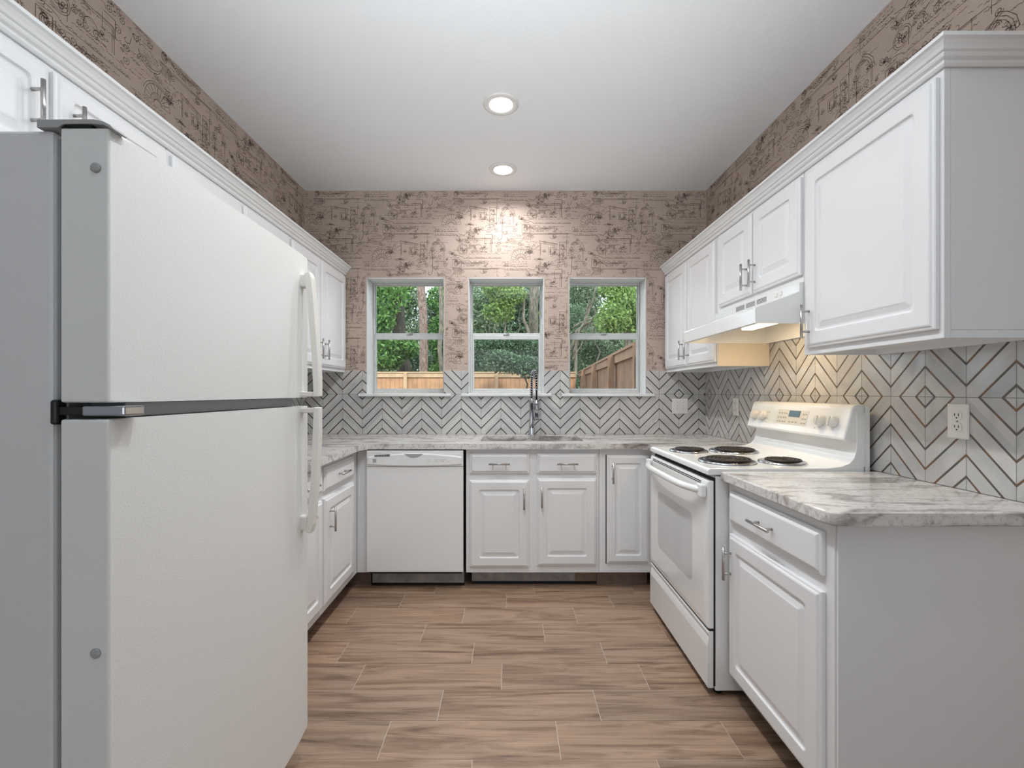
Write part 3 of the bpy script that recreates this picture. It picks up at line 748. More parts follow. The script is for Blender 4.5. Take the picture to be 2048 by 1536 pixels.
# hose and spring over the arch
arch = []; ax, ay = .030, -.10; top = CT1 + .395
for i in range(8): arch.append(Vector((fx, fy, CT1 + .27 + (top - CT1 - .27) * i / 8)))
for i in range(17):
    a = PI * i / 16; q = (1 - math.cos(a)) / 2; arch.append(Vector((fx + ax * q, fy + ay * q, top + .075 * math.sin(a))))
for i in range(1, 4): arch.append(Vector((fx + ax, fy + ay, top - .02 * i)))
obj('hose', MB().tube(arch + [arch[-1] - Vector((0, 0, .13))], .0065, 10), BLACK, t, 'black inner hose')
coil = []; L = [0]
for p, q in zip(arch, arch[1:]): L.append(L[-1] + (q - p).length)
turns = 23; N = turns * 12
for k in range(N + 1):
    s = L[-1] * k / N; i = max(j for j in range(len(L)) if L[j] <= s + 1e-9); i = min(i, len(arch) - 2)
    f = (s - L[i]) / (L[i + 1] - L[i]); p = arch[i].lerp(arch[i + 1], f); d = (arch[i + 1] - arch[i]).normalized()
    sd = Vector((ax, ay, 0)).normalized().cross(Vector((0, 0, 1))); e2 = d.cross(sd)
    th = 2 * PI * turns * k / N; coil.append(p + (sd * math.cos(th) + e2 * math.sin(th)) * .0125)
obj('spring', MB().tube(coil, .0031, 6), CHROME, t)
hx, hy = fx + ax, fy + ay
m = MB(); m.lathe([(.010, .0), (.0175, .004), (.0175, .085), (.014, .10), (.012, .125)], (hx, hy, CT1 + .135), n=24)
obj('spray_head', m, CHROME, t)
m = MB(); m.tube([(fx, fy, CT1 + .235), (fx + ax * .5, fy + ay * .5, CT1 + .238), (hx, hy + .021, CT1 + .238)], .006, 10).lathe([(.021, -.008), (.021, .008), (.0185, .008), (.0185, -.008), (.021, -.008)], (hx, hy, CT1 + .238), n=24)
obj('spray_arm', m, CHROME, t)

# ------------------------------------------------------------------ dishwasher
dx0, dx1 = -.884, -.286
t = thing('dishwasher', ((dx0 + dx1) / 2, 3.1, 0), 'white built in dishwasher under the counter below the left window', 'dishwasher')
DW = Frame((0, 2.845, 0), (1, 0, 0), (0, -1, 0))
obj('tub', MB().box(dx0 + .012, dx1 - .012, 2.846, 3.42, .10, .868), GAPSHADE, t, 'dark tub behind the door')
obj('door', MB().box(dx0, dx1, 2.812, 2.845, .121, .771, .004), APPL, t)
# control panel: flat band with a bowed raised fascia
cp = MB(); cp.box(dx0, dx1, 2.812, 2.845, .773, .873, .003)
n = 18; up = []; lo = []
for i in range(n + 1):
    f = i / n; x = dx0 + .010 + (dx1 - dx0 - .020) * f; s = 1 - (2 * f - 1) ** 2
    up.append((x, .835 + .020 * s)); lo.append((x, .786 - .009 * s))
def ring(sh, y): return [(x, y, z - sh) for x, z in up] + [(x, y, z + sh) for x, z in lo[::-1]]
cp.loops([ring(0, 2.813), ring(0, 2.809), ring(.005, 2.803), ring(.007, 2.8025)])
pan = obj('control_panel', cp, APPL, t)
m = MB(); k = 18; c0 = (dx0 + dx1) / 2 - .005
P = [(c0 - .058 + .116 * i / k, .8535) for i in range(k + 1)] + [(c0 + .058 - .116 * i / k, .8535 - .022 * (1 - (1 - 2 * i / k) ** 2) - .001) for i in range(k + 1)]
m.prism(P, 1, 2.8012, 2.8045); obj('handle_pocket', m, GREYP, pan, 'grey curved handle pocket')
m = MB()
for i in range(13):
    f = i / 12; x = dx0 + .052 + .088 * f; hh = .0042 + .0038 * f
    m.prism([(x, .8405 + .004 * f - hh), (x + .0045, .8405 + .004 * f - hh), (x + .0065, .8405 + .004 * f + hh), (x + .002, .8405 + .004 * f + hh)], 1, 2.8010, 2.806)
obj('vent', m, BLACK, pan, 'row of black vent slits')
m = MB().box(dx0 + .042, dx0 + .064, 2.8015, 2.804, .800, .823); 
obj('badge', m, GREYP, pan, 'small grey square badge')
m = MB(); rr = random.Random(2)
for gx, gw in ((.362, 3), (.428, 8)):
    for i in range(gw):
        for j in range(2):
            if rr.random() < .85: obj('button', MB().box(dx0 + gx + i * .0115, dx0 + gx + i * .0115 + rr.uniform(.004, .008), 2.8018, 2.804, .806 + j * .011, .806 + j * .011 + rr.uniform(.002, .004)), MARK, pan, 'tiny grey button marking')
obj('kick_plate', MB().box(dx0 + .012, dx1 - .004, 2.895, 2.91, .022, .119).box(dx0 + .005, dx1 - .002, 2.905, 2.925, .0005, .022, mi=1), [TOE, GAPSHADE], t, 'grey kick plate above a painted shadow strip')  # lower black strip paints the shadow below the plate

# ------------------------------------------------------------------ range
RY0, RY1 = 1.842, 2.596
t = thing('range', (1.12, (RY0 + RY1) / 2, 0), 'white freestanding electric coil range on the right, under the hood', 'stove')
obj('body', MB().box(.836, 1.440, RY0 + .004, RY1 - .004, .022, .893, .003), APPL, t)
for x in (.86, 1.40):
    for y in (RY0 + .04, RY1 - .04): obj('foot', MB().lathe([(.018, .0004), (.018, .012), (.010, .014), (.010, .024)], (x, y, 0), n=16), BLACK, t, 'black levelling foot')
# cooktop with a rounded front lip and a cove rising at the back
pr = [(.803, .898), (.803, .914), (.806, .921), (.814, .925), (1.290, .9255), (1.345, .930), (1.380, .944), (1.398, .966), (1.404, .995), (1.406, 1.05), (1.436, 1.05), (1.436, .898)]
ck = obj('cooktop', MB().prism(pr, 1, RY0, RY1, .0025, 2), APPL, t)
def coil_burner(x, y, r):
    b = obj('burner', MB().tube([(x + (.018 + (r - .018) * k / 220) * math.cos(2 * PI * (4 if r < .09 else 5) * k / 220 + 1), y + (.018 + (r - .018) * k / 220) * math.sin(2 * PI * (4 if r < .09 else 5) * k / 220 + 1), .9385) for k in range(221)], .0052, 8), COIL, t, 'black spiral heating coil')
    n = MB().lathe([(.022, .9275), (.03, .926), (r * .7, .9262), (r + .006, .9300), (r + .013, .9335), (r + .019, .9335), (r + .022, .9262), (r + .022, .9255)], (x, y, 0), n=48)
    obj('drip_pan', n, CHROME, b, 'shiny chrome drip pan')
    m = MB()
    for k in range(3):
        a = 2 * PI * k / 3 + .5; m.tube([(x + .012 * math.cos(a), y + .012 * math.sin(a), .9325), (x + r * math.cos(a), y + r * math.sin(a), .9325)], .0022, 6)
    m.lathe([(.012, .930), (.012, .937), (0, .937)], (x, y, 0), n=16)
    obj('coil_support', m, CHROME, b)
coil_burner(.935, 2.375, .074); coil_burner(1.165, 2.365, .098); coil_burner(.965, 2.02, .098); coil_burner(1.195, 1.995, .074)
# back guard
bgp = [(1.353, 1.045), (1.388, 1.170), (1.396, 1.180), (1.412, 1.184), (1.440, 1.184), (1.440, 1.03), (1.41, 1.03), (1.372, 1.036), (1.357, 1.040)]
bgd = obj('backguard', MB().prism(bgp, 1, RY0 + .001, RY1 - .001, .006, 3), APPL, t)
obj('rear_panel', MB().box(1.4415, 1.462, RY0 + .003, RY1 - .003, .03, 1.176, .002).box(1.405, 1.4415, RY0 + .0005, RY0 + .006, .93, 1.150, .002), APPL, t)
# face of the console: plane from (1.353,1.045) to (1.388,1.170)
fd = Vector((.035, 0, .125)).normalized(); fn = Vector((-.125, 0, .035)).normalized(); fo = Vector((1.353, 0, 1.045))
def con(y, s, w): return fo + fd * s + fn * w + Vector((0, y, 0))
def conbox(mb, y0, y1, s0, s1, w0, w1, mi=0):
    mb.loops([[con(y, s, w) for y, s in ((y0, s0), (y1, s0), (y1, s1), (y0, s1))] for w in (w0, w1)], mi)
    return mb
m = MB(); conbox(m, 2.095, 2.335, .034, .106, .0002, .0012)
pn = obj('clock_panel', m, CREAM, bgd, 'pale clock and button panel')
m = MB(); conbox(m, 2.153, 2.238, .072, .103, .0010, .0022); obj('display', m, DISPLAY, pn, 'dark teal clock display')
m = MB(); rr = random.Random(8)
for y in [2.108, 2.127, 2.258, 2.276, 2.296, 2.316]:
    for s in (.045, .066, .088): obj('button', conbox(MB(), y - .006, y + .006, s - .004, s + .003, .001, .0016), MARK, pn, 'grey button')
for y in (2.17, 2.195, 2.22): obj('button', conbox(MB(), y - .006, y + .006, .042, .050, .001, .0016), MARK, pn, 'grey button')
for y in (2.530, 2.452, 1.998, 1.920):
    k = MB(); o_ = con(y, .066, 0)
    k.lathe([(.0265, .0005), (.0265, .003), (.0245, .004), (.0235, .020), (.021, .024), (0, .0245)], o_, fn, 32)
    kb = obj('knob', k, CREAM, bgd, 'round aged white control knob')
    g = MB(); g.loops([[o_ + fd * a + Vector((0, b, 0)) + fn * w_ for a, b in ((-.019, -.0035), (.019, -.0035), (.019, .0035), (-.019, .0035))] for w_ in (.0235, .0285)])
    obj('knob_grip', g, CREAM, kb)
m = MB(); m.lathe([(.004, .0003), (.004, .002), (0, .002)], con(2.045, .062, 0), fn, 12); obj('indicator_lamp', m, BLACK, bgd, 'small dark indicator lamp')
for y in (2.41, 2.425, 2.03): 
    for s in (.03, .05, .085): obj('dial_mark', conbox(MB(), y - .003, y + .003, s, s + .005, .0004, .001), MARK, bgd)
# oven door: bowed slab with window and handle
DF = Frame((.827, 0, 0), (0, 1, 0), (-1, 0, 0))
R = lambda ins, w_, r=.004: rrect(DF, RY0 + .003, RY1 - .003, .274, .874, ins, w_, r)
od = obj('oven_door', MB().loops([R(0, .0), R(0, .017), R(.003, .022), R(.012, .026), R(.03, .028)]), APPL, t)
obj('oven_window', MB().loops([rrect(DF, 1.992, 2.448, .405, .705, i, w_, .03) for i, w_ in ((0, .0272), (0, .0286), (.001, .0288))]), OVENGL, od, 'pale grey rounded oven window')
obj('door_vent', MB().box(.799, .801, RY0 + .06, RY1 - .06, .862, .865).box(.799, .801, RY0 + .06, RY1 - .06, .854, .857), GAPSHADE, od, 'dark vent slots above the handle')
hp = []; n = 20
for i in range(n + 1):
    f = i / n; s = 1 - (2 * f - 1) ** 4; hp.append((.792 - .048 * s ** .8 if 0 < f < 1 else .792, RY0 + .03 + (RY1 - RY0 - .06) * f, .832))
m = MB(); m.tube(hp, .0155, 14)
m.box(.776, .800, RY0 + .004, RY0 + .052, .805, .858, .006).box(.776, .800, RY1 - .052, RY1 - .004, .805, .858, .006)
obj('handle', m, APPL, od, 'white bowed oven door handle')
# storage drawer with a scooped top edge
m = MB(); dp = [(.827, .034), (.806, .034), (.801, .040), (.801, .205), (.806, .225), (.812, .243), (.806, .255), (.803, .262), (.827, .264)]
m.prism(dp, 1, RY0 + .003, RY1 - .003, .002, 2)
obj('storage_drawer', m, APPL, t)
obj('door_gap', MB().box(.812, .8275, RY0 + .006, RY1 - .006, .2645, .2735).box(.8275, .8356, RY0 + .0055, RY1 - .0055, .04, .885), GAPSHADE, t, 'dark gap round the oven door')

# ------------------------------------------------------------------ range hood
t = thing('range_hood', (1.3, 2.22, 1.51), 'white range hood with vent slots, under the short right cabinet', 'range hood')
hy0, hy1 = 1.839, 2.597; hb = XR - TT - .001
prof = [(hb, 1.6785), (1.172, 1.6785), (1.172, 1.643), (1.150, 1.632), (.996, 1.577), (.993, 1.572), (.993, 1.515), (1.006, 1.512), (1.006, 1.530), (1.02, 1.566), (1.17, 1.620), (hb - .02, 1.620), (hb - .02, 1.512), (hb, 1.512)]
ends = [(hb, 1.6783), (1.172, 1.6783), (1.172, 1.643), (1.150, 1.632), (.997, 1.577), (.994, 1.572), (.994, 1.512), (hb, 1.512)]
m = MB(); m.prism(prof, 1, hy0 + .003, hy1 - .003).prism(ends, 1, hy0, hy0 + .003).prism(ends, 1, hy1 - .003, hy1)
obj('shell', m, APPL, t)
m = MB()
for k in range(3):
    y = 2.075 + k * .098
    for j in range(4): m.box(1.1712, 1.1732, y, y + .082, 1.6495 + j * .006, 1.6525 + j * .006)
obj('vent_slots', m, VENTM, t, 'three groups of grey vent slots')
m = MB()
for y in (1.965, 2.0): m.box(1.1695, 1.1725, y - .010, y + .010, 1.652, 1.669, .002)
obj('rocker_switch', m, PLASTW, t)
obj('filter_pan', MB().box(1.180, hb - .021, hy0 + .03, hy1 - .03, 1.612, 1.6195), PAN, t, 'metal filter pan tinted tan for the warm lamp glow')
obj('lamp_lens', MB().box(1.185, 1.245, 2.10, 2.33, 1.550, 1.6116, .006), HOODLENS, t, 'warm lit lamp lens')

# ------------------------------------------------------------------ refrigerator
FY0, FY1, FX = .762, 1.515, -.664
t = thing('refrigerator', (-1.1, (FY0 + FY1) / 2, 0), 'white top freezer refrigerator standing at the left front', 'refrigerator')
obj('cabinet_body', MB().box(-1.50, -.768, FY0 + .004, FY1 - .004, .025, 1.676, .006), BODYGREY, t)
obj('gasket', MB().box(-.7675, -.7535, FY0 + .016, FY1 - .016, .13, 1.668), GASKET, t, 'grey recessed door gasket')
obj('kick_grille', MB().box(-.767, -.735, FY0 + .02, FY1 - .02, .02, .115, .004), GREYP, t)
for x in (-1.42, -.82):
    for y in (FY0 + .06, FY1 - .06): obj('foot', MB().lathe([(.02, .0004), (.02, .026)], (x, y, 0), n=14), BLACK, t)
def fridge_door(name, z0, z1):
    n = 14; A = []                    # gently crowned front in plan
    for i in range(n + 1):
        f = i / n; A.append((FX - .004 * (2 * f - 1) ** 4 - .003 * (2 * f - 1) ** 2, FY0 + (FY1 - FY0) * f))
    P = [(-.753, FY0)] + A + [(-.753, FY1)]
    m = MB(); t_ = bmesh.new()
    m.prism(P, 2, z0, z1, .004, 3)
    return obj(name, m, PEBBLE, t)
fz = fridge_door('freezer_door', 1.217, 1.678)
fg = fridge_door('fresh_food_door', .122, 1.189)
for d, z in ((fz, 1.610), (fg, .798)):
    obj('screw_plug', MB().lathe([(.0085, 0), (.0085, .0022), (.006, .003), (0, .003)], (-.692, FY0 - .0001, z), (0, -1, 0), 20), GREYP, d, 'round grey screw plug')
def ribbon(name, path, y0, y1, th, parent):
    """flat bar handle: path of (x, z) centre points, thickness th"""
    P = [Vector((x, z)) for x, z in path]; L_, R_ = [], []
    for i, p in enumerate(P):
        d = (P[min(i + 1, len(P) - 1)] - P[max(i - 1, 0)]).normalized(); n_ = Vector((-d.y, d.x))
        L_.append(p + n_ * th / 2); R_.append(p - n_ * th / 2)
    m = MB(); m.prism([tuple(q) for q in L_] + [tuple(q) for q in R_[::-1]], 1, y0, y1, .003, 2)
    return obj(name, m, CREAM, parent, 'off white bowed door handle')
h1 = ribbon('handle', [(-.648, 1.618), (-.641, 1.600), (-.635, 1.53), (-.629, 1.45), (-.622, 1.36), (-.618, 1.28), (-.617, 1.220)], 1.450, 1.482, .018, fz)
h2 = ribbon('handle', [(-.617, 1.186), (-.618, 1.11), (-.621, 1.03), (-.625, .95), (-.631, .88), (-.637, .81), (-.642, .785)], 1.450, 1.482, .018, fg)
for z0_, z1_, p in ((1.570, 1.612, fz), (.792, .838, fg)):
    obj('handle_foot', MB().box(-.674, -.645, 1.453, 1.481, z0_, z1_, .004), CREAM, p, 'off white handle foot')
for z, p in ((1.228, fz), (1.176, fg)):
    obj('handle_bracket', MB().box(-.690, -.618, 1.454, 1.480, z - .008, z + .008, .003), CREAM, p, 'off white handle bracket')
m = MB().prism([(-.790, 1.6768), (-.790, 1.6905), (-.695, 1.6905), (-.680, 1.688), (-.668, 1.682), (-.661, 1.6745), (-.664, 1.6735), (-.678, 1.6825), (-.7, 1.6835), (-.745, 1.6835), (-.755, 1.6768)], 1, FY0 - .002, FY0 + .026, .001, 2)
obj('hinge_cover', m, GREYP, t, 'grey plastic hinge cover on top')
m = MB().box(-.764, -.70, FY0 + .001, FY0 + .024, 1.6785, 1.6828); obj('top_hinge', m, BLACK, t, 'black top hinge')
m = MB(); m.box(-.768, -.756, FY0 - .003, FY0 + .016, 1.180, 1.222, .004).box(-.757, -.69, FY0 + .001, FY0 + .05, 1.196, 1.210, .002)
m2 = obj('middle_hinge', m, BLACK, t, 'black middle hinge bracket')
m = MB().prism([(-.715, FY0 - .002), (-.650, FY0 + .006), (-.646, FY0 + .045), (-.715, FY0 + .06)], 2, 1.1945, 1.2115, .003); obj('hinge_leaf', m, CHROME, m2, 'shiny metal hinge leaf')
obj('divider_rail', MB().box(-.7525, -.690, FY0 + .056, FY1 - .07, 1.1905, 1.2155), GASKET, t, 'grey divider between the doors')

# ------------------------------------------------------------------ electrical plates
def plate(name, F, a, z, wd, label, kind):
    t = thing(name, tuple(F.p(a, z, 0)), label, 'switch' if kind == 'switch' else 'outlet', None)
    obj('cover_plate', MB().loops([rrect(F, a - wd / 2, a + wd / 2, z - .0575, z + .0575, i, w_, .004) for i, w_ in ((0, .0005), (0, .003), (.004, .0055), (.006, .0056))]), PLASTW, t)
    if kind == 'switch':
        for s in (-.023, .023):
            m = MB().loops([rrect(F, a + s - .005, a + s + .005, z - .012, z + .012, i, w_, .001) for i, w_ in ((0, .0055), (0, .007))])
            m.loops([[F.p(a + s + q, z + h, w_) for q, h, w_ in ((-.004, .0, .007), (.004, .0, .007), (.004, .010, .007), (-.004, .010, .007))], [F.p(a + s + q, z + h, w_) for q, h, w_ in ((-.003, .008, .017), (.003, .008, .017), (.003, .013, .016), (-.003, .013, .016))]])
            obj('toggle', m, PLASTW, t)
            for zz in (-.03, .03): obj('screw', MB().lathe([(.003, .0056), (.003, .0066), (0, .0066)], F.p(a + s, z + zz, 0), F.n, 10), GREYP, t)
            obj('toggle_slot', MB().loops([rrect(F, a + s - .0055, a + s + .0055, z - .016, z - .0125, 0, w_, .001) for w_ in (.0056, .0062)]), GREYP, t)
    else:
        for s in (-.0195, .0195):
            f_ = obj('receptacle', MB().loops([rrect(F, a - .017, a + .017, z + s - .0145, z + s + .0145, i, w_, .010) for i, w_ in ((0, .0055), (0, .0075), (.001, .008))]), PLASTW, t)
            m = MB()
            for q in (-.0065, .0065): m.loops([rrect(F, a + q - .0013, a + q + .0013, z + s - .002, z + s + .007, 0, w_, .0004) for w_ in (.0078, .0084)])
            m.lathe([(.0026, .0078), (.0026, .0084), (0, .0084)], F.p(a, z + s - .008, 0), F.n, 10)
            obj('slots', m, BLACK, f_, 'dark plug slots')
        obj('screw', MB().lathe([(.003, .0056), (.003, .0068), (0, .0068)], F.p(a, z, 0), F.n, 10), GREYP, t)
BW = Frame((0, YB - TT, 0), (1, 0, 0), (0, -1, 0)); RW = Frame((XR - TT, 0, 0), (0, 1, 0), (-1, 0, 0))
plate('light_switch', BW, 1.293, 1.127, .118, 'white double toggle switch on the tiles right of the windows', 'switch')
plate('outlet', RW, 1.505, 1.138, .072, 'white outlet on the right tiles above the near counter', 'outlet')
plate('outlet', RW, 2.985, 1.138, .072, 'white outlet on the right tiles in the far corner beyond the range', 'outlet')

# ------------------------------------------------------------------ recessed lights (the two in view)
for (x, y), lb in zip(CANS[:2], ('lit round recessed ceiling light nearest the window wall', 'lit round recessed ceiling light nearest the camera')):
    t = thing('recessed_light', (x, y, ZC), lb, 'ceiling light', 'recessed ceiling lights')
    obj('trim_ring', MB().lathe([(.095, -.0005), (.094, -.005), (.088, -.008), (.064, -.008), (.060, -.004), (.060, -.0006)], (x, y, ZC), n=48), PLASTW, t)
    obj('lens', MB().lathe([(.0595, -.0006), (.0595, -.006), (0, -.007)], (x, y, ZC), n=40), CANLENS, t, 'bright glowing lens')

# ------------------------------------------------------------------ outdoors
GZ = -.10
g = struct(obj('ground', MB().box(-40, 40, YB + .6, 60, GZ - .1, GZ), GROUND))
def fence_run(name, label, p0, p1, ztop, wood, posts, group, rail_in, RAILW=RAILW):
    """boards with a top cap and posts; rail_in is the side that carries the rails"""
    p0, p1 = Vector(p0), Vector(p1); d = (p1 - p0); L = d.length; d.normalize(); nrm = rail_in
    t = thing(name, (*((p0 + p1) / 2), GZ), label, 'fence', group); rnd = random.Random(11)
    def seg(mb, a0, a1, w0, w1, z0, z1):
        c = [p0 + d * a0 + nrm * w0, p0 + d * a1 + nrm * w0, p0 + d * a1 + nrm * w1, p0 + d * a0 + nrm * w1]
        mb.loops([[(q.x, q.y, z) for q in c] for z in (z0, z1)])
    m = MB(); a = 0
    while a < L:
        seg(m, a + .003, min(a + .137, L), -.012 + rnd.uniform(-.003, .003), .006, GZ + .02, ztop - .02); a += .140
    obj('picket_panel', m, wood, t)
    m = MB(); seg(m, 0, L, -.05, .07, ztop - .018, ztop + .02); obj('cap_rail', m, RAILW, t)
    m = MB(); seg(m, 0, L, .006, .045, ztop - .15, ztop - .02) ; obj('top_rail', m, RAILW, t)
    m = MB(); seg(m, 0, L, .006, .045, .9, .99); obj('middle_rail', m, RAILW, t)
    for a in posts:
        m = MB(); seg(m, a - .05, a + .05, .046, .14, GZ + .001, ztop - .02); obj('post', m, RAILW, t)
    return t
ZT = 1.85; YBF = 14.3; xs = lambda y: 1.26 + .067 * y
fence_run('wooden_fence', 'light cedar board fence crossing behind the left and middle windows', (-8.5, YBF), (xs(YBF) - .15, YBF), ZT, FENCEW, [1.8, 5.25, 8.1, 10.2], 'backyard fences', Vector((0, -1)))
sd = Vector((.067, 1)).normalized(); pl_ = [.9, 1.15, 3.2, 5.6, 8.0]
fence_run('wooden_fence', 'board fence darkened brown for its shade, running away behind the right window', (xs(4.3), 4.3), (xs(YBF), YBF), ZT, FENCED, pl_, 'backyard fences', Vector((-sd.y, sd.x)), RAILB)

def leaves(rng, blobs, n, size, aspect=.55):
    """n folded leaves scattered through ellipsoid blobs (cx, cy, cz, rx, ry, rz, weight)"""
    w_ = np.array([b[6] for b in blobs], float); w_ /= w_.sum()
    idx = rng.choice(len(blobs), n, p=w_); B = np.array([b[:6] for b in blobs])[idx]
    v = rng.normal(size=(n, 3)); v /= np.linalg.norm(v, axis=1, keepdims=True); r = rng.random((n, 1)) ** .45
    c = B[:, :3] + v * r * B[:, 3:6]
    d = rng.normal(size=(n, 3)); d[:, 2] -= .3; d /= np.linalg.norm(d, axis=1, keepdims=True)
    q = rng.normal(size=(n, 3)); q[:, 2] += .8; s = np.cross(d, q); s /= np.linalg.norm(s, axis=1, keepdims=True); u = np.cross(s, d)
    L = size * rng.uniform(.6, 1.3, (n, 1)); W = L * aspect
    P = np.stack([c - d * L / 2, c + s * W / 2 + u * W * .18, c + d * L / 2, c - s * W / 2 + u * W * .18], 1).reshape(-1, 3)
    i = np.arange(n) * 4
    F = np.concatenate([np.stack([i, i + 1, i + 2], 1), np.stack([i, i + 2, i + 3], 1)])
    return P, F
def limb(m, p0, p1, r0, r1, rnd, wob=.12, n=8):
    p0, p1 = Vector(p0), Vector(p1); L = (p1 - p0).length; P = []
    for i in range(n + 1):
        f = i / n; q = p0.lerp(p1, f)
        if 0 < i < n: q += Vector((rnd.uniform(-1, 1), rnd.uniform(-1, 1), rnd.uniform(-.4, .4))) * wob * L * .12
        P.append(q)
    m.tube(P, [r0 + (r1 - r0) * i / n for i in range(n + 1)], 9); return P
def tree(name, label, x, y, r, h, lean, bark, leafm, blobs, n, size, seed, cat='tree', group='trees beyond the fence', branches=(), z0=GZ):
    rnd = random.Random(seed); rng = np.random.default_rng(seed)
    t = thing(name, (x, y, z0), label, cat, group)
    m = MB()
    if h: limb(m, (x, y, z0 + .002), (x + lean, y, z0 + h), r, r * .72, rnd, .05, 10)
    for a, b, r0 in branches: limb(m, a, b, r0, r0 * .35, rnd, .35)
    if h or branches: obj('trunk', m, bark, t)
    if n:
        P, F = leaves(rng, blobs, n, size); f = raw_mesh('foliage', P, F.tolist(), leafm, t)
    return t
def pxp(px, py, y): return ((px - 1019) * y / 910, y, H + (784 - py) * y / 910)
def blob(px, py, y, rx, ry, rz, w=1.): return (*pxp(px, py, y), rx, ry, rz, w)
X = lambda px, y: (px - 1019) * y / 910
tree('oak_tree', 'dark leaning trunk seen through the left part of the left window', X(818, 16), 16, .27, 8, -.75, BARKD, LEAF1, [blob(770, 585, 15.2, .9, .8, .8), blob(795, 560, 16.3, .7, .7, .5), blob(755, 640, 15, .6, .6, .5)], 3600, 0.16, 21,
     branches=[((X(800, 16), 16, 3.4), (X(752, 15), 15, 4.6), .06)])
tree('maple_tree', 'bright green leafy maple low at the left in the left window', X(770, 14.9), 14.9, .05, 2.9, -.2, BARKG, LEAF1, [blob(790, 690, 14.8, .75, .5, .35), blob(770, 720, 14.8, .7, .5, .32), blob(815, 700, 15, .4, .4, .3, .5)], 3000, 0.15, 22)
tree('pine_tree', 'straight reddish pine trunk in the right part of the left window', X(852, 17.9), 17.9, .185, 11, -.25, BARKP, LEAF2, [], 0, .1, 23)
tree('pine_tree', 'thin grey pine trunk at the right edge of the left window', X(880, 23.3), 23.3, .13, 12, .1, BARKG, LEAF2, [], 0, .1, 24)
tree('forked_tree', 'grey forked trunk at the right edge of the middle window', X(1066, 17), 17, .20, 9, .1, BARKG, LEAF2, [], 0, .18, 25,
     branches=[((X(1062, 16.8), 16.8, 2.2), (X(1045, 16.5), 16.5, 5.5), .09), ((X(1064, 16.8), 16.8, 2.6), (X(1080, 16.4), 16.4, 5.6), .07)])
tree('ash_tree', 'pale grey green tree filling the top of the middle window', X(985, 18.8), 18.8, .08, 6, .2, BARKG, LEAF2, [blob(970, 590, 18.8, 1.3, .9, .9), blob(960, 640, 18.8, 1.0, .9, .8), blob(1030, 570, 19, 1.2, 1, .6, .6)], 7500, .125, 26,
     branches=[((X(950 + 11 * k, 18), 18, 2.2 + .25 * (k % 4)), (X(965 + 13 * k + 20 * (k % 3 - 1), 18), 18, 3.8 + .5 * ((k * 5) % 4)), .016) for k in range(9)])
tree('sweetgum_tree', 'yellow green sapling in the middle of the middle window', X(1006, 16.2), 16.2, .05, 4.2, .1, BARKG, LEAF4, [blob(1000, 620, 16.2, .65, .4, .5), blob(1020, 590, 16.2, .6, .35, .4), blob(985, 580, 16.2, .4, .3, .3, .4)], 2000, 0.14, 27)
tree('holly_shrub', 'dark green shrub leaning over the back fence in the middle window', X(1040, 13.4), 13.4, .04, 1.2, .1, BARKD, LEAF3, [blob(1020, 728, 13.3, .9, .35, .3), blob(1060, 735, 13.2, .5, .35, .35), blob(1000, 715, 13.4, .5, .3, .25, .5)], 4200, 0.085, 28, 'shrub',
     branches=[((X(1070, 13.2), 13.2, GZ + .01), (X(1040, 13.4), 13.4, 2.4), .04)])
tree('holly_shrub', 'big dark green shrub directly behind the fence in the middle window', X(1010, 15.4), 15.4, .06, 1.6, .1, BARKD, LEAF3, [blob(960, 705, 15.3, .8, .5, .6), blob(1020, 695, 15.4, .8, .5, .55), blob(1065, 705, 15.4, .5, .5, .5)], 11000, 0.085, 38, 'shrub')
tree('cedar_tree', 'feathery grey green tree above the side fence in the right window', X(1180, 16), 16, .07, 2, .1, BARKG, LEAF2, [blob(1170, 690, 16, 1.0, .6, .65), blob(1205, 705, 16, .9, .5, .55), blob(1150, 650, 16.4, .6, .6, .8), blob(1235, 690, 16.2, .7, .4, .5)], 14000, 0.09, 29,
     branches=[((X(1145, 15.5), 15.5, 3.4), (X(1265, 15.6), 15.6, 4.5), .035), ((X(1200, 15.4), 15.4, 1.6), (X(1185, 15.6), 15.6, 4.2), .04)])
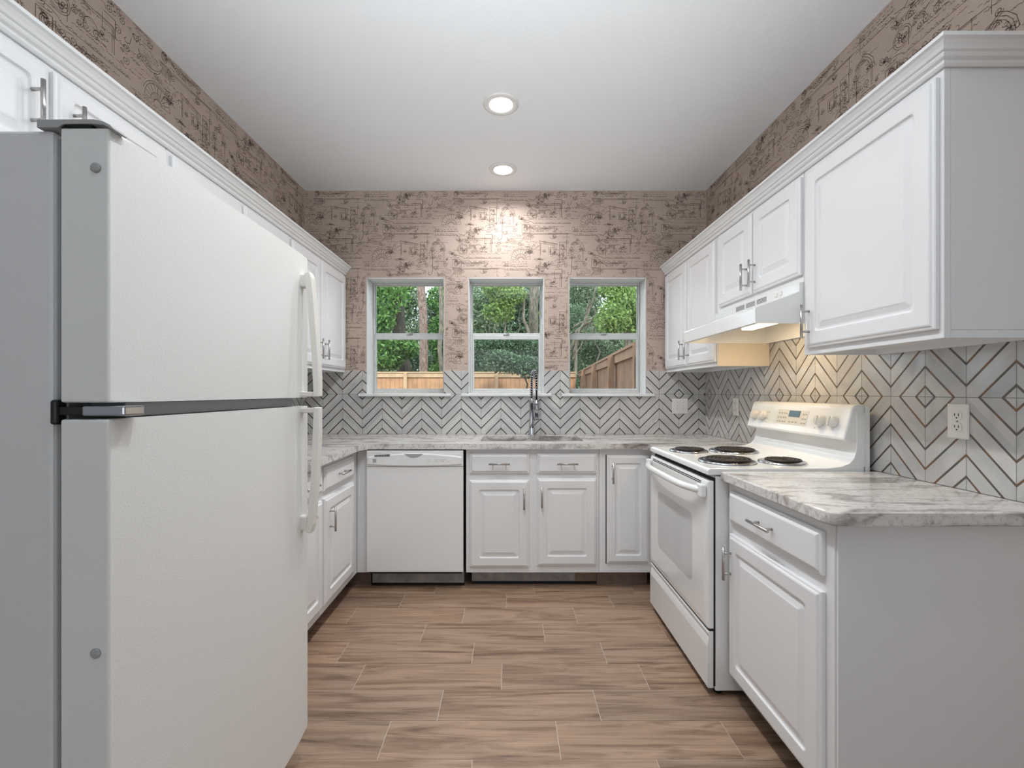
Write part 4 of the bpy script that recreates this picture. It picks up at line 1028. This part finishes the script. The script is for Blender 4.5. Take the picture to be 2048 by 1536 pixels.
tree('bright_maple_tree', 'bright sunlit green tree at the right of the right window', X(1245, 13.5), 13.5, .12, 4, .2, BARKG, LEAF4, [blob(1250, 610, 13.5, .65, .6, .7), blob(1225, 640, 13.2, .55, .5, .5), blob(1275, 640, 13.5, .5, .5, .6), blob(1235, 580, 14, .6, .5, .3)], 6500, 0.115, 30)
tree('thin_branch_tree', 'bare thin branches crossing the top of the right window', X(1142, 15), 15, .07, 3.2, .2, BARKG, LEAF2, [blob(1160, 575, 15.5, .8, .7, .5)], 2200, 0.11, 31,
     branches=[((X(1141, 15), 15, 2.6), (X(1200, 14.8), 14.8, 4.9), .06), ((X(1150, 15), 15, 3.2), (X(1290, 14.8), 14.8, 4.8), .05), ((X(1148, 15), 15, 2.4), (X(1180, 14.6), 14.6, 4.2), .045)] + [((X(1145 + 8 * k, 15), 15, 2.2 + .2 * k), (X(1175 + 14 * k, 14.7), 14.7, 3.4 + .55 * ((k * 3) % 4)), .018) for k in range(9)])
# the wood behind, tree by tree
rw = random.Random(77); kinds = [('oak_tree', LEAF3, 'dark'), ('ash_tree', LEAF2, 'grey green'), ('sweetgum_tree', LEAF1, 'mid green')]
ORD = ['first', 'second', 'third', 'fourth', 'fifth', 'sixth', 'seventh']
for row, (y, x0_, cnt) in enumerate(((25.5, -9.6, 6), (31, -11.4, 7))):
    for i in range(cnt):
        x_ = x0_ + i * 3.3; nm, lm, tone = kinds[(i + row) % 3]
        tree(nm, '%s tree, %s from the left in the %s row of the wood' % (tone, ORD[i], ('nearer', 'farther')[row]), x_, y, .12, 5.5, rw.uniform(-.2, .2), BARKG, lm,
             [(x_, y, 4.3, 1.62, 1.3, 1.9, 1), (x_, y - .2, 2.0, 1.62, 1.2, 1.5, 1), (x_, y, 6.4, 1.6, 1.1, 1.2 + row * .8, .7)], 13000, .21, 100 + i + 10 * row, group='trees of the wood behind')
for i in range(6):
    y = 21.6; x_ = -6.9 + i * 2.35
    tree('undergrowth_shrub', 'dark undergrowth shrub behind the fence, %s from the left' % ORD[i], x_, y, .03, 1.5, 0, BARKD, LEAF3, [(x_, y, 1.5, 1.12, .8, 1.4, 1), (x_ + .1, y, 2.9, .9, .7, .6, .4)], 7000, .115, 200 + i, 'shrub', 'undergrowth behind the fence')
